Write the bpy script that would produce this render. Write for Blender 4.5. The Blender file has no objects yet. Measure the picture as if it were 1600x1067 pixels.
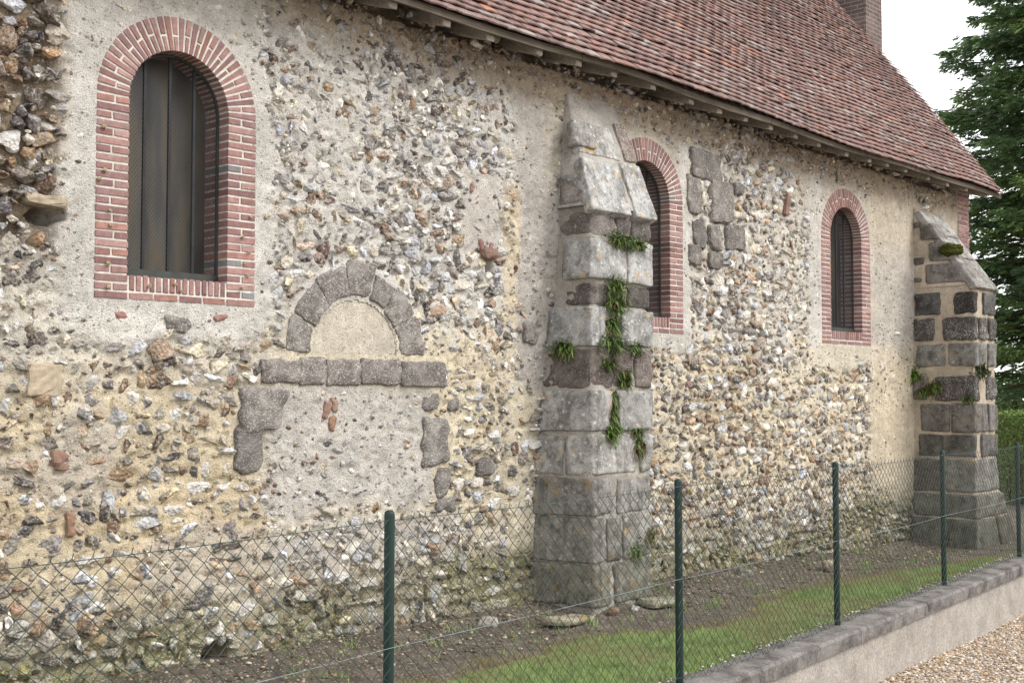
import bpy, math, random
import numpy as np
from mathutils import Vector, Matrix

rnd = random.Random(7)
rng = np.random.default_rng(11)
scene = bpy.context.scene
COL = scene.collection

# ------------------------------------------------------------------ camera
cam_data = bpy.data.cameras.new('camera')
cam_data.sensor_width = 36.0
cam_data.lens = 36.0 * 1900 / 1600
cam_data.clip_end = 2000
cam = bpy.data.objects.new('camera', cam_data)
COL.objects.link(cam)
CAM = np.array([0.0, -7.0, 1.8])
cam.location = CAM
cam.rotation_euler = (math.radians(90 + 2.531), 0, math.radians(43.052 - 90))
scene.camera = cam

# ------------------------------------------------------------------ sky, sun, exposure
SUN_EL, SUN_AZ = math.radians(42), math.radians(-62)      # azimuth of the sun seen from the wall (from +x towards -y)
world = bpy.data.worlds.new('World')
scene.world = world
world.use_nodes = True
wn = world.node_tree
wn.nodes.clear()
w_out = wn.nodes.new('ShaderNodeOutputWorld')
w_bg = wn.nodes.new('ShaderNodeBackground')
w_sky = wn.nodes.new('ShaderNodeTexSky')
w_sky.sky_type = 'NISHITA'
w_sky.sun_disc = False
w_sky.sun_elevation = SUN_EL
w_sky.sun_rotation = math.radians(90) - SUN_AZ
w_sky.dust_density = 4.0
w_mix = wn.nodes.new('ShaderNodeMixRGB')
w_mix.inputs['Fac'].default_value = 0.88                   # closed white cloud over the blue
w_mix.inputs['Color2'].default_value = (9.9, 9.9, 10.0, 1)
wn.links.new(w_sky.outputs['Color'], w_mix.inputs['Color1'])
wn.links.new(w_mix.outputs['Color'], w_bg.inputs['Color'])
w_bg.inputs['Strength'].default_value = 0.10
wn.links.new(w_bg.outputs['Background'], w_out.inputs['Surface'])

sun_data = bpy.data.lights.new('sun', 'SUN')
sun_data.energy = 1.2
sun_data.angle = math.radians(24)
sun_data.color = (1.0, 0.975, 0.945)
sun = bpy.data.objects.new('sun', sun_data)
COL.objects.link(sun)
sd = Vector((math.cos(SUN_EL) * math.cos(SUN_AZ), math.cos(SUN_EL) * math.sin(SUN_AZ), math.sin(SUN_EL)))
sun.rotation_euler = sd.to_track_quat('Z', 'Y').to_euler()
sun.location = (6, -12, 20)

scene.view_settings.view_transform = 'Standard'
scene.view_settings.look = 'None'
scene.view_settings.gamma = 1.0
scene.view_settings.use_curve_mapping = False
scene.view_settings.exposure = 1.03


# ------------------------------------------------------------------ helpers: noise
def _hash(ix, iy, iz, seed):
    h = (ix * 374761393 + iy * 668265263 + iz * 2147483647 + seed * 974634777) & 0xFFFFFFFF
    h = ((h ^ (h >> 13)) * 1274126177) & 0xFFFFFFFF
    h = (h ^ (h >> 16)) & 0xFFFFFFFF
    return h.astype(np.float64) / 4294967295.0


def vnoise(x, y, z=0.0, seed=0):
    x, y, z = np.broadcast_arrays(np.asarray(x, float), np.asarray(y, float), np.asarray(z, float))
    ix, iy, iz = np.floor(x).astype(np.int64), np.floor(y).astype(np.int64), np.floor(z).astype(np.int64)
    fx, fy, fz = x - ix, y - iy, z - iz
    fx, fy, fz = [t * t * (3 - 2 * t) for t in (fx, fy, fz)]
    r = 0
    for dx in (0, 1):
        for dy in (0, 1):
            for dz in (0, 1):
                w = (fx if dx else 1 - fx) * (fy if dy else 1 - fy) * (fz if dz else 1 - fz)
                r = r + w * _hash(ix + dx, iy + dy, iz + dz, seed)
    return r


def vnoise2(x, y, seed=0):
    x, y = np.asarray(x, float), np.asarray(y, float)
    ix, iy = np.floor(x).astype(np.int64), np.floor(y).astype(np.int64)
    fx, fy = x - ix, y - iy
    fx, fy = fx * fx * (3 - 2 * fx), fy * fy * (3 - 2 * fy)
    z = np.zeros_like(ix)
    a, b = _hash(ix, iy, z, seed), _hash(ix + 1, iy, z, seed)
    c, d = _hash(ix, iy + 1, z, seed), _hash(ix + 1, iy + 1, z, seed)
    return (a * (1 - fx) + b * fx) * (1 - fy) + (c * (1 - fx) + d * fx) * fy


def fbm2(x, y, seed=0, octv=4):
    r, a, t = 0, 0.5, 0
    for k in range(octv):
        r = r + a * vnoise2(x * 2 ** k, y * 2 ** k, seed + k)
        t += a
        a *= 0.5
    return r / t


def sstep(a, b, x):
    t = np.clip((x - a) / (b - a), 0, 1)
    return t * t * (3 - 2 * t)


def srgb(r, g, b):
    return tuple(((c / 255) / 12.92 if c / 255 <= 0.04045 else ((c / 255 + 0.055) / 1.055) ** 2.4) for c in (r, g, b))


# ------------------------------------------------------------------ helpers: objects
def link(o, parent=None):
    COL.objects.link(o)
    if parent is not None:
        o.parent = parent
    return o


def mesh_obj(name, verts, faces, mat, parent=None, smooth=False, cols=None):
    me = bpy.data.meshes.new(name)
    if isinstance(verts, np.ndarray) and isinstance(faces, np.ndarray):
        fast_mesh(me, verts, faces)
    else:
        me.from_pydata([tuple(v) for v in verts], [], [tuple(int(i) for i in f) for f in faces])
    if cols is not None:
        set_cols(me, cols)
    if mat is not None:
        me.materials.append(mat)
    if smooth:
        me.polygons.foreach_set('use_smooth', np.ones(len(me.polygons), bool))
    me.update()
    return link(bpy.data.objects.new(name, me), parent)


def fast_mesh(me, V, F):
    n, k = F.shape
    me.vertices.add(len(V))
    me.vertices.foreach_set('co', np.ascontiguousarray(V, dtype=np.float32).ravel())
    me.loops.add(n * k)
    me.loops.foreach_set('vertex_index', np.ascontiguousarray(F, dtype=np.int32).ravel())
    me.polygons.add(n)
    me.polygons.foreach_set('loop_start', np.arange(0, n * k, k, dtype=np.int32))
    me.update(calc_edges=True)


def set_cols(me, cols):
    at = me.color_attributes.new('Col', 'FLOAT_COLOR', 'POINT')
    c = np.ones((len(me.vertices), 4), np.float32)
    c[:, :3] = cols
    at.data.foreach_set('color', c.ravel())


def empty(name, loc=(0, 0, 0)):
    o = bpy.data.objects.new(name, None)
    o.location = loc
    o.empty_display_size = 0.3
    return link(o)


def tag(o, label, cat, group=None):
    o['label'] = label
    o['category'] = cat
    if group:
        o['group'] = group
    return o


class MB:
    """collects pieces of one mesh"""
    def __init__(s):
        s.v, s.f, s.c, s.n = [], [], [], 0

    def add(s, v, f, c=None):
        v = np.asarray(v, float)
        s.v.append(v)
        s.f += [tuple(int(i) + s.n for i in q) for q in f]
        if c is not None:
            s.c.append(np.broadcast_to(np.asarray(c, float), (len(v), 3)))
        s.n += len(v)

    def build(s, name, mat, parent=None, smooth=False):
        V = np.concatenate(s.v)
        return mesh_obj(name, [tuple(p) for p in V], s.f, mat, parent, smooth, np.concatenate(s.c) if s.c else None)


BOXF = [(0, 3, 2, 1), (4, 5, 6, 7), (0, 1, 5, 4), (1, 2, 6, 5), (2, 3, 7, 6), (3, 0, 4, 7)]


def hexa(plan0, plan1):
    """8 corners: 4 lower, 4 upper (counter-clockwise seen from above)"""
    return np.array(list(plan0) + list(plan1), float)


def boxv(x0, x1, y0, y1, z0, z1):
    return np.array([(x0, y0, z0), (x1, y0, z0), (x1, y1, z0), (x0, y1, z0), (x0, y0, z1), (x1, y0, z1), (x1, y1, z1), (x0, y1, z1)], float)


def tube_pts(path, r, seg=6, cap=True):
    path = [Vector(p) for p in path]
    v, f = [], []
    n = len(path)
    for i, p in enumerate(path):
        t = (path[min(i + 1, n - 1)] - path[max(i - 1, 0)]).normalized()
        a = Vector((0, 0, 1)) if abs(t.z) < 0.9 else Vector((1, 0, 0))
        u = t.cross(a).normalized()
        w = t.cross(u)
        rr = r[i] if hasattr(r, '__len__') else r
        for k in range(seg):
            an = 2 * math.pi * k / seg
            v.append(p + (u * math.cos(an) + w * math.sin(an)) * rr)
    for i in range(n - 1):
        for k in range(seg):
            k2 = (k + 1) % seg
            f.append((i * seg + k, i * seg + k2, (i + 1) * seg + k2, (i + 1) * seg + k))
    if cap:
        f.append(tuple(range(seg - 1, -1, -1)))
        f.append(tuple(range((n - 1) * seg, n * seg)))
    return [tuple(p) for p in v], f


_cube_cache = {}


def cube_grid(n):
    if n in _cube_cache:
        return _cube_cache[n]
    idx, V, F = {}, [], []

    def vid(i, j, k):
        if (i, j, k) not in idx:
            idx[(i, j, k)] = len(V)
            V.append((i / n, j / n, k / n))
        return idx[(i, j, k)]
    for a in range(n):
        for b in range(n):
            F.append((vid(a, b, 0), vid(a, b + 1, 0), vid(a + 1, b + 1, 0), vid(a + 1, b, 0)))
            F.append((vid(a, b, n), vid(a + 1, b, n), vid(a + 1, b + 1, n), vid(a, b + 1, n)))
            F.append((vid(a, 0, b), vid(a + 1, 0, b), vid(a + 1, 0, b + 1), vid(a, 0, b + 1)))
            F.append((vid(a, n, b), vid(a, n, b + 1), vid(a + 1, n, b + 1), vid(a + 1, n, b)))
            F.append((vid(0, a, b), vid(0, a, b + 1), vid(0, a + 1, b + 1), vid(0, a + 1, b)))
            F.append((vid(n, a, b), vid(n, a + 1, b), vid(n, a + 1, b + 1), vid(n, a, b + 1)))
    _cube_cache[n] = (np.array(V), F)
    return _cube_cache[n]


def rough_block(c8, n=7, rad=0.02, amp=0.008, freq=14.0, seed=0):
    """a weathered block: 8 corners, worn edges (rad metres), lumpy faces (amp metres)"""
    P, F = cube_grid(n)
    c8 = np.asarray(c8, float)
    u, v, w = P[:, 0:1], P[:, 1:2], P[:, 2:3]
    # concentrate rows near the edges
    def ease(t):
        return 0.5 + (t - 0.5) * (1.35 - 0.35 * np.abs(2 * t - 1) ** 2) / 1.0 if n > 3 else t
    u, v, w = [np.clip(ease(t), 0, 1) for t in (u, v, w)]
    lo = (c8[0] * (1 - u) + c8[1] * u) * (1 - v) + (c8[3] * (1 - u) + c8[2] * u) * v
    hi = (c8[4] * (1 - u) + c8[5] * u) * (1 - v) + (c8[7] * (1 - u) + c8[6] * u) * v
    V = lo * (1 - w) + hi * w
    ctr = c8.mean(0)
    eu = np.linalg.norm(c8[1] - c8[0])
    ev = np.linalg.norm(c8[3] - c8[0])
    ew = np.linalg.norm(c8[4] - c8[0])
    d = np.sort(np.concatenate([np.minimum(u, 1 - u) * eu, np.minimum(v, 1 - v) * ev, np.minimum(w, 1 - w) * ew], 1), axis=1)
    near = np.clip(1 - d[:, 1:2] / (rad * 2.2), 0, 1)
    near2 = np.clip(1 - d[:, 2:3] / (rad * 2.2), 0, 1)
    dirn = ctr - V
    dirn = dirn / np.linalg.norm(dirn, axis=1, keepdims=True)
    jag = 0.4 + 1.2 * vnoise(V[:, 0] * 20, V[:, 1] * 20, V[:, 2] * 20, seed + 5)[:, None]
    V = V + dirn * (near ** 2 * rad * 0.7 * jag + near2 ** 2 * rad * 0.6)
    q = V * freq
    nz = vnoise(q[:, 0], q[:, 1], q[:, 2], seed) - 0.5 + 0.5 * (vnoise(q[:, 0] * 2.3, q[:, 1] * 2.3, q[:, 2] * 2.3, seed + 1) - 0.5)
    V = V + dirn * (nz[:, None] * amp * 2)
    return V, F


# ------------------------------------------------------------------ materials
def new_mat(name):
    m = bpy.data.materials.new(name)
    m.use_nodes = True
    nt = m.node_tree
    b = nt.nodes['Principled BSDF']
    b.inputs['Roughness'].default_value = 0.9
    b.inputs['Specular IOR Level'].default_value = 0.25
    return m, nt, b


class NT:
    def __init__(s, nt):
        s.nt = nt
        s.pos = nt.nodes.new('ShaderNodeNewGeometry').outputs['Position']

    def n(s, t, **kw):
        o = s.nt.nodes.new(t)
        for k, v in kw.items():
            setattr(o, k, v)
        return o

    def l(s, a, b):
        s.nt.links.new(a, b)

    def noise(s, scale, detail=4, rough=0.6, vec=None, dist=0.0, w=None):
        t = s.n('ShaderNodeTexNoise')
        t.inputs['Scale'].default_value = scale
        t.inputs['Detail'].default_value = detail
        t.inputs['Roughness'].default_value = rough
        t.inputs['Distortion'].default_value = dist
        s.l(vec or s.pos, t.inputs['Vector'])
        return t.outputs['Fac']

    def voro(s, scale, out='Distance', vec=None, feature='F1', rnd=1.0):
        t = s.n('ShaderNodeTexVoronoi', feature=feature)
        t.inputs['Scale'].default_value = scale
        t.inputs['Randomness'].default_value = rnd
        s.l(vec or s.pos, t.inputs['Vector'])
        return t.outputs[out]

    def ramp(s, fac, stops):
        t = s.n('ShaderNodeValToRGB')
        e = t.color_ramp.elements
        while len(e) < len(stops):
            e.new(0.5)
        for el, (p, c) in zip(e, stops):
            el.position = p
            el.color = (c, c, c, 1) if not hasattr(c, '__len__') else (*c, 1)
        s.l(fac, t.inputs['Fac'])
        return t.outputs['Color']

    def mix(s, fac, a, b, blend='MIX'):
        t = s.n('ShaderNodeMixRGB', blend_type=blend)
        for k, x in (('Fac', fac), ('Color1', a), ('Color2', b)):
            if isinstance(x, (int, float)):
                t.inputs[k].default_value = x
            elif isinstance(x, tuple):
                t.inputs[k].default_value = (*x, 1)
            else:
                s.l(x, t.inputs[k])
        return t.outputs['Color']

    def math(s, op, a, b=0.5):
        t = s.n('ShaderNodeMath', operation=op)
        for k, x in ((0, a), (1, b)):
            if isinstance(x, (int, float)):
                t.inputs[k].default_value = x
            else:
                s.l(x, t.inputs[k])
        return t.outputs[0]

    def attr(s, name='Col'):
        t = s.n('ShaderNodeAttribute', attribute_name=name)
        return t.outputs['Color']

    def objcol(s):
        return s.n('ShaderNodeObjectInfo').outputs['Color']

    def bump(s, h, bsdf, dist=0.004, strength=1.0):
        t = s.n('ShaderNodeBump')
        t.inputs['Strength'].default_value = strength
        t.inputs['Distance'].default_value = dist
        s.l(h, t.inputs['Height'])
        s.l(t.outputs['Normal'], bsdf.inputs['Normal'])


def mat_mortar(name, use_attr=True, base=(0.5, 0.45, 0.36), grain=1.0):
    m, nt, b = new_mat(name)
    g = NT(nt)
    c = g.attr() if use_attr else g.mix(g.noise(2.2, 4), tuple(x * 0.82 for x in base), tuple(min(1, x * 1.12) for x in base))
    c = g.mix(1.0, c, g.ramp(g.noise(9, 5, 0.7), [(0.3, 0.74), (0.7, 1.16)]), 'MULTIPLY')
    c = g.mix(1.0, c, g.ramp(g.noise(2.4, 6, 0.75), [(0.35, 0.84), (0.65, 1.10)]), 'MULTIPLY')
    c = g.mix(1.0, c, g.ramp(g.noise(150, 3, 0.7), [(0.3, 0.74), (0.7, 1.2)]), 'MULTIPLY')
    grit = g.voro(95, 'Distance')
    gcol = g.voro(95, 'Color')
    sel = g.math('GREATER_THAN', g.n('ShaderNodeSeparateColor').outputs[0] if False else _sep(g, gcol), 0.72)
    inner = g.math('LESS_THAN', grit, 0.38)
    fac = g.math('MULTIPLY', g.math('MULTIPLY', sel, inner), 0.75 * grain)
    gritcol = g.ramp(_sep(g, gcol, 1), [(0.0, (0.16, 0.12, 0.09)), (0.35, (0.32, 0.27, 0.22)), (0.6, (0.7, 0.68, 0.64)), (1.0, (0.42, 0.24, 0.13))])
    c = g.mix(fac, c, gritcol)
    v2, vc2 = g.voro(34, 'Distance'), g.voro(34, 'Color')
    sel2 = g.math('MULTIPLY', g.math('GREATER_THAN', _sep(g, vc2, 2), 0.74), g.math('LESS_THAN', v2, 0.34))
    c = g.mix(g.math('MULTIPLY', sel2, 0.6 * grain), c, g.ramp(_sep(g, vc2, 0), [(0.0, (0.13, 0.11, 0.10)), (0.4, (0.27, 0.22, 0.18)), (0.7, (0.55, 0.54, 0.52)), (1.0, (0.33, 0.21, 0.13))]))
    pit = g.ramp(g.noise(46, 4, 0.7), [(0.28, 0.0), (0.37, 1.0)])
    g.l(c, b.inputs['Base Color'])
    h = g.math('ADD', g.math('MULTIPLY', g.noise(60, 5, 0.75), 1.6), g.math('ADD', g.math('MULTIPLY', grit, -0.6), g.math('MULTIPLY', pit, 1.2)))
    g.bump(h, b, 0.009 * grain, 1.0)
    b.inputs['Roughness'].default_value = 0.95
    b.inputs['Specular IOR Level'].default_value = 0.12
    return m


def _sep(g, col, ch=0):
    t = g.n('ShaderNodeSeparateColor')
    g.l(col, t.inputs[0])
    return t.outputs[ch]


def mat_flint():
    m, nt, b = new_mat('flint')
    g = NT(nt)
    c = g.mix(1.0, g.attr(), g.objcol(), 'MULTIPLY')
    c = g.mix(1.0, c, g.ramp(g.noise(38, 5, 0.7, dist=1.2), [(0.28, 0.55), (0.5, 1.0), (0.74, 1.4)]), 'MULTIPLY')
    pat = g.ramp(g.noise(24, 4, 0.65, dist=0.8), [(0.56, 0.0), (0.64, 1.0)])
    c = g.mix(g.math('MULTIPLY', pat, 0.5), c, (0.60, 0.57, 0.52))
    rust = g.ramp(g.noise(17, 3, 0.6, dist=0.6), [(0.63, 0.0), (0.72, 1.0)])
    c = g.mix(g.math('MULTIPLY', rust, 0.35), c, (0.26, 0.15, 0.08))
    lime = g.ramp(g.noise(34, 6, 0.85), [(0.53, 0.0), (0.57, 1.0)])
    c = g.mix(g.math('MULTIPLY', lime, 0.5), c, g.mix(g.noise(5), (0.50, 0.45, 0.36), (0.62, 0.58, 0.50)))
    g.l(c, b.inputs['Base Color'])
    g.l(g.ramp(g.noise(30, 2), [(0.35, 0.45), (0.65, 0.95)]), b.inputs['Roughness'])
    g.bump(g.math('ADD', g.noise(75, 4, 0.7, dist=0.5), g.math('MULTIPLY', g.voro(42, 'Distance'), 1.6)), b, 0.009, 1.0)
    b.inputs['Specular IOR Level'].default_value = 0.35
    return m


def mat_grison():
    """coarse dark brown-grey conglomerate"""
    m, nt, b = new_mat('grison')
    g = NT(nt)
    v = g.voro(85, 'Distance')
    vc = g.voro(85, 'Color')
    c = g.ramp(_sep(g, vc), [(0.0, (0.095, 0.083, 0.077)), (0.35, (0.145, 0.130, 0.120)), (0.7, (0.205, 0.188, 0.175)), (0.95, (0.31, 0.295, 0.28))])
    c = g.mix(g.ramp(v, [(0.25, 0.0), (0.6, 0.7)]), c, (0.09, 0.07, 0.06))
    c = g.mix(g.math('MULTIPLY', g.ramp(g.noise(6, 4), [(0.45, 0.0), (0.7, 1.0)]), 0.45), c, (0.36, 0.335, 0.30))
    ms = g.ramp(g.noise(16, 6, 0.8), [(0.58, 0.0), (0.63, 1.0)])
    c = g.mix(g.math('MULTIPLY', ms, 0.55), c, (0.45, 0.41, 0.34))
    lich = g.ramp(g.noise(24, 5, 0.75), [(0.6, 0.0), (0.66, 1.0)])
    c = g.mix(g.math('MULTIPLY', lich, 0.4), c, (0.40, 0.38, 0.35))
    c = g.mix(1.0, c, g.objcol(), 'MULTIPLY')
    g.l(c, b.inputs['Base Color'])
    g.bump(g.math('ADD', g.math('MULTIPLY', v, -1.0), g.noise(40, 4, 0.7)), b, 0.006, 0.9)
    return m


def mat_granite():
    m, nt, b = new_mat('grey_ashlar')
    g = NT(nt)
    n1 = g.noise(5, 5, 0.65)
    c = g.ramp(n1, [(0.28, (0.09, 0.086, 0.08)), (0.5, (0.24, 0.233, 0.222)), (0.72, (0.36, 0.356, 0.342))])
    c = g.mix(1.0, c, g.ramp(g.noise(160, 3, 0.8), [(0.3, 0.6), (0.7, 1.35)]), 'MULTIPLY')
    pale = g.ramp(g.noise(30, 6, 0.8), [(0.54, 0.0), (0.62, 1.0)])
    c = g.mix(g.math('MULTIPLY', pale, 0.45), c, (0.45, 0.44, 0.41))
    # vertical dark runs of weathering
    mp = g.n('ShaderNodeMapping')
    mp.inputs['Scale'].default_value = (9, 9, 0.9)
    g.l(g.pos, mp.inputs['Vector'])
    runs = g.ramp(g.noise(1.0, 4, 0.6, vec=mp.outputs[0]), [(0.54, 0.0), (0.66, 1.0)])
    c = g.mix(g.math('MULTIPLY', runs, 0.6), c, (0.075, 0.072, 0.068))
    blot = g.ramp(g.noise(11, 6, 0.8), [(0.50, 0.0), (0.60, 1.0)])
    c = g.mix(g.math('MULTIPLY', blot, 0.72), c, (0.085, 0.082, 0.076))
    spot = g.ramp(g.voro(13, 'Distance'), [(0.20, 1.0), (0.26, 0.0)])
    c = g.mix(g.math('MULTIPLY', g.math('MULTIPLY', spot, g.ramp(g.noise(40, 4), [(0.45, 0.0), (0.6, 1.0)])), 0.6), c, (0.50, 0.50, 0.44))
    smear = g.ramp(g.noise(6.5, 5, 0.7, dist=0.5), [(0.62, 0.0), (0.68, 1.0)])
    c = g.mix(g.math('MULTIPLY', smear, 0.5), c, (0.42, 0.36, 0.28))
    och = g.ramp(g.noise(7.5, 3, 0.6), [(0.62, 0.0), (0.69, 1.0)])
    c = g.mix(g.math('MULTIPLY', och, 0.65), c, (0.33, 0.20, 0.06))
    c = g.mix(1.0, c, g.objcol(), 'MULTIPLY')
    g.l(c, b.inputs['Base Color'])
    g.bump(g.math('ADD', g.noise(60, 5, 0.75), g.math('MULTIPLY', g.noise(14, 3), 1.5)), b, 0.007, 1.0)
    return m


def mat_lichen_block():
    """nearly black stone under crusts of white lichen"""
    m, nt, b = new_mat('lichen_stone')
    g = NT(nt)
    l1 = g.math('MULTIPLY', g.ramp(g.noise(55, 7, 0.85), [(0.50, 0.0), (0.58, 1.0)]), g.ramp(g.noise(8, 4, 0.7), [(0.38, 0.15), (0.6, 1.0)]))
    c = g.mix(l1, (0.055, 0.048, 0.043), (0.46, 0.45, 0.42))
    c = g.mix(g.math('MULTIPLY', g.ramp(g.noise(9, 3), [(0.55, 0.0), (0.7, 1.0)]), 0.6), c, (0.16, 0.12, 0.09))
    c = g.mix(1.0, c, g.objcol(), 'MULTIPLY')
    g.l(c, b.inputs['Base Color'])
    g.bump(g.noise(45, 5, 0.7), b, 0.012, 1.0)
    return m


def mat_brick(name='brick'):
    m, nt, b = new_mat(name)
    g = NT(nt)
    c = g.objcol()
    c = g.mix(1.0, c, g.ramp(g.noise(22, 5, 0.7), [(0.3, 0.72), (0.7, 1.2)]), 'MULTIPLY')
    c = g.mix(1.0, c, g.ramp(g.noise(190, 3, 0.7), [(0.3, 0.8), (0.7, 1.15)]), 'MULTIPLY')
    bl = g.ramp(g.noise(34, 4, 0.7), [(0.62, 0.0), (0.72, 1.0)])
    c = g.mix(g.math('MULTIPLY', bl, 0.6), c, (0.48, 0.41, 0.37))
    soot = g.ramp(g.noise(7, 5, 0.75), [(0.58, 0.0), (0.7, 1.0)])
    c = g.mix(g.math('MULTIPLY', soot, 0.4), c, (0.13, 0.10, 0.09))
    g.l(c, b.inputs['Base Color'])
    g.bump(g.noise(120, 4, 0.7), b, 0.002, 0.8)
    return m


def mat_tile():
    m, nt, b = new_mat('clay_tile')
    g = NT(nt)
    c = g.mix(1.0, g.attr(), g.objcol(), 'MULTIPLY')
    c = g.mix(1.0, c, g.ramp(g.noise(14, 5, 0.7), [(0.3, 0.65), (0.7, 1.25)]), 'MULTIPLY')
    l = g.ramp(g.noise(20, 6, 0.8), [(0.53, 0.0), (0.63, 1.0)])
    c = g.mix(g.math('MULTIPLY', l, 0.28), c, (0.42, 0.40, 0.39))
    l2 = g.ramp(g.noise(11, 5, 0.8), [(0.62, 0.0), (0.7, 1.0)])
    c = g.mix(g.math('MULTIPLY', l2, 0.35), c, (0.12, 0.10, 0.09))
    g.l(c, b.inputs['Base Color'])
    g.bump(g.noise(70, 4, 0.7), b, 0.004, 0.8)
    b.inputs['Roughness'].default_value = 0.85
    return m


def mat_wood(name, base):
    m, nt, b = new_mat(name)
    g = NT(nt)
    mp = g.n('ShaderNodeMapping')
    mp.inputs['Scale'].default_value = (2.0, 40, 40)
    g.l(g.pos, mp.inputs['Vector'])
    c = g.ramp(g.noise(1.6, 5, 0.7, vec=mp.outputs[0]), [(0.3, tuple(x * 0.5 for x in base)), (0.7, tuple(x * 1.3 for x in base))])
    c = g.mix(1.0, c, g.ramp(g.noise(2.5, 3), [(0.3, 0.7), (0.7, 1.15)]), 'MULTIPLY')
    g.l(c, b.inputs['Base Color'])
    g.bump(g.noise(1.6, 5, 0.7, vec=mp.outputs[0]), b, 0.004, 0.8)
    return m


def mat_plain(name, col, rough=0.8, metal=0.0, var=0.25, scale=12.0, spec=0.3):
    m, nt, b = new_mat(name)
    g = NT(nt)
    c = g.ramp(g.noise(scale, 4), [(0.3, tuple(x * (1 - var) for x in col)), (0.7, tuple(min(1, x * (1 + var)) for x in col))])
    g.l(c, b.inputs['Base Color'])
    b.inputs['Roughness'].default_value = rough
    b.inputs['Metallic'].default_value = metal
    b.inputs['Specular IOR Level'].default_value = spec
    return m


def mat_leaf(name, trans=0.25):
    m, nt, b = new_mat(name)
    g = NT(nt)
    c = g.attr()
    g.l(c, b.inputs['Base Color'])
    b.inputs['Roughness'].default_value = 0.55
    b.inputs['Specular IOR Level'].default_value = 0.3
    tr = g.n('ShaderNodeBsdfTranslucent')
    g.l(c, tr.inputs['Color'])
    mx = g.n('ShaderNodeMixShader')
    mx.inputs[0].default_value = trans
    g.l(b.outputs[0], mx.inputs[1])
    g.l(tr.outputs[0], mx.inputs[2])
    out = nt.nodes['Material Output']
    g.l(mx.outputs[0], out.inputs['Surface'])
    return m


def mat_ground():
    m, nt, b = new_mat('soil')
    g = NT(nt)
    c = g.ramp(g.noise(3.0, 5, 0.65), [(0.3, (0.075, 0.062, 0.048)), (0.55, (0.135, 0.113, 0.088)), (0.75, (0.22, 0.19, 0.15))])
    c = g.mix(1.0, c, g.ramp(g.noise(90, 4, 0.7), [(0.3, 0.55), (0.7, 1.4)]), 'MULTIPLY')
    vc = g.voro(55, 'Color')
    sel = g.math('MULTIPLY', g.math('GREATER_THAN', _sep(g, vc), 0.82), g.math('LESS_THAN', g.voro(55), 0.4))
    c = g.mix(g.math('MULTIPLY', sel, 0.8), c, (0.42, 0.37, 0.30))
    g.l(c, b.inputs['Base Color'])
    g.bump(g.math('ADD', g.noise(45, 5, 0.75), g.math('MULTIPLY', g.noise(9, 3), 2.0)), b, 0.02, 1.0)
    return m


def mat_concrete(name, base, dark):
    m, nt, b = new_mat(name)
    g = NT(nt)
    c = g.ramp(g.noise(4.5, 6, 0.7), [(0.35, dark), (0.58, base)])
    c = g.mix(1.0, c, g.ramp(g.noise(55, 5, 0.75), [(0.3, 0.5), (0.7, 1.35)]), 'MULTIPLY')
    mp = g.n('ShaderNodeMapping')
    mp.inputs['Scale'].default_value = (14, 14, 1.2)
    g.l(g.pos, mp.inputs['Vector'])
    c = g.mix(g.math('MULTIPLY', g.ramp(g.noise(1, 4, 0.6, vec=mp.outputs[0]), [(0.55, 0.0), (0.72, 1.0)]), 0.45), c, tuple(x * 0.55 for x in base))
    w = g.ramp(g.noise(26, 5, 0.8), [(0.62, 0.0), (0.68, 1.0)])
    c = g.mix(g.math('MULTIPLY', w, 0.4), c, (0.55, 0.53, 0.5))
    g.l(c, b.inputs['Base Color'])
    g.bump(g.noise(50, 5, 0.75), b, 0.006, 0.9)
    return m


def mat_gravel():
    m, nt, b = new_mat('gravel_bed')
    g = NT(nt)
    vc = g.voro(48, 'Color')
    c = g.ramp(_sep(g, vc), [(0.0, (0.20, 0.14, 0.10)), (0.3, (0.40, 0.31, 0.24)), (0.6, (0.55, 0.48, 0.40)), (1.0, (0.66, 0.62, 0.57))])
    c = g.mix(g.ramp(g.voro(48), [(0.35, 0.0), (0.75, 1.0)]), c, (0.14, 0.11, 0.085))
    g.l(c, b.inputs['Base Color'])
    g.bump(g.math('MULTIPLY', g.voro(48), -1.0), b, 0.02, 1.0)
    return m


def mat_glass():
    m, nt, b = new_mat('stained_glass')
    g = NT(nt)
    mp = g.n('ShaderNodeMapping')
    mp.inputs['Scale'].default_value = (7.0, 1, 1.1)
    g.l(g.pos, mp.inputs['Vector'])
    c = g.ramp(g.noise(1.4, 2, 0.5, vec=mp.outputs[0]), [(0.3, (0.040, 0.036, 0.029)), (0.5, (0.085, 0.074, 0.056)), (0.62, (0.115, 0.084, 0.036)), (0.72, (0.065, 0.066, 0.062))])
    g.l(c, b.inputs['Base Color'])
    b.inputs['Roughness'].default_value = 0.28
    b.inputs['Specular IOR Level'].default_value = 0.5
    g.bump(g.noise(9, 2), b, 0.004, 0.5)
    return m


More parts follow.
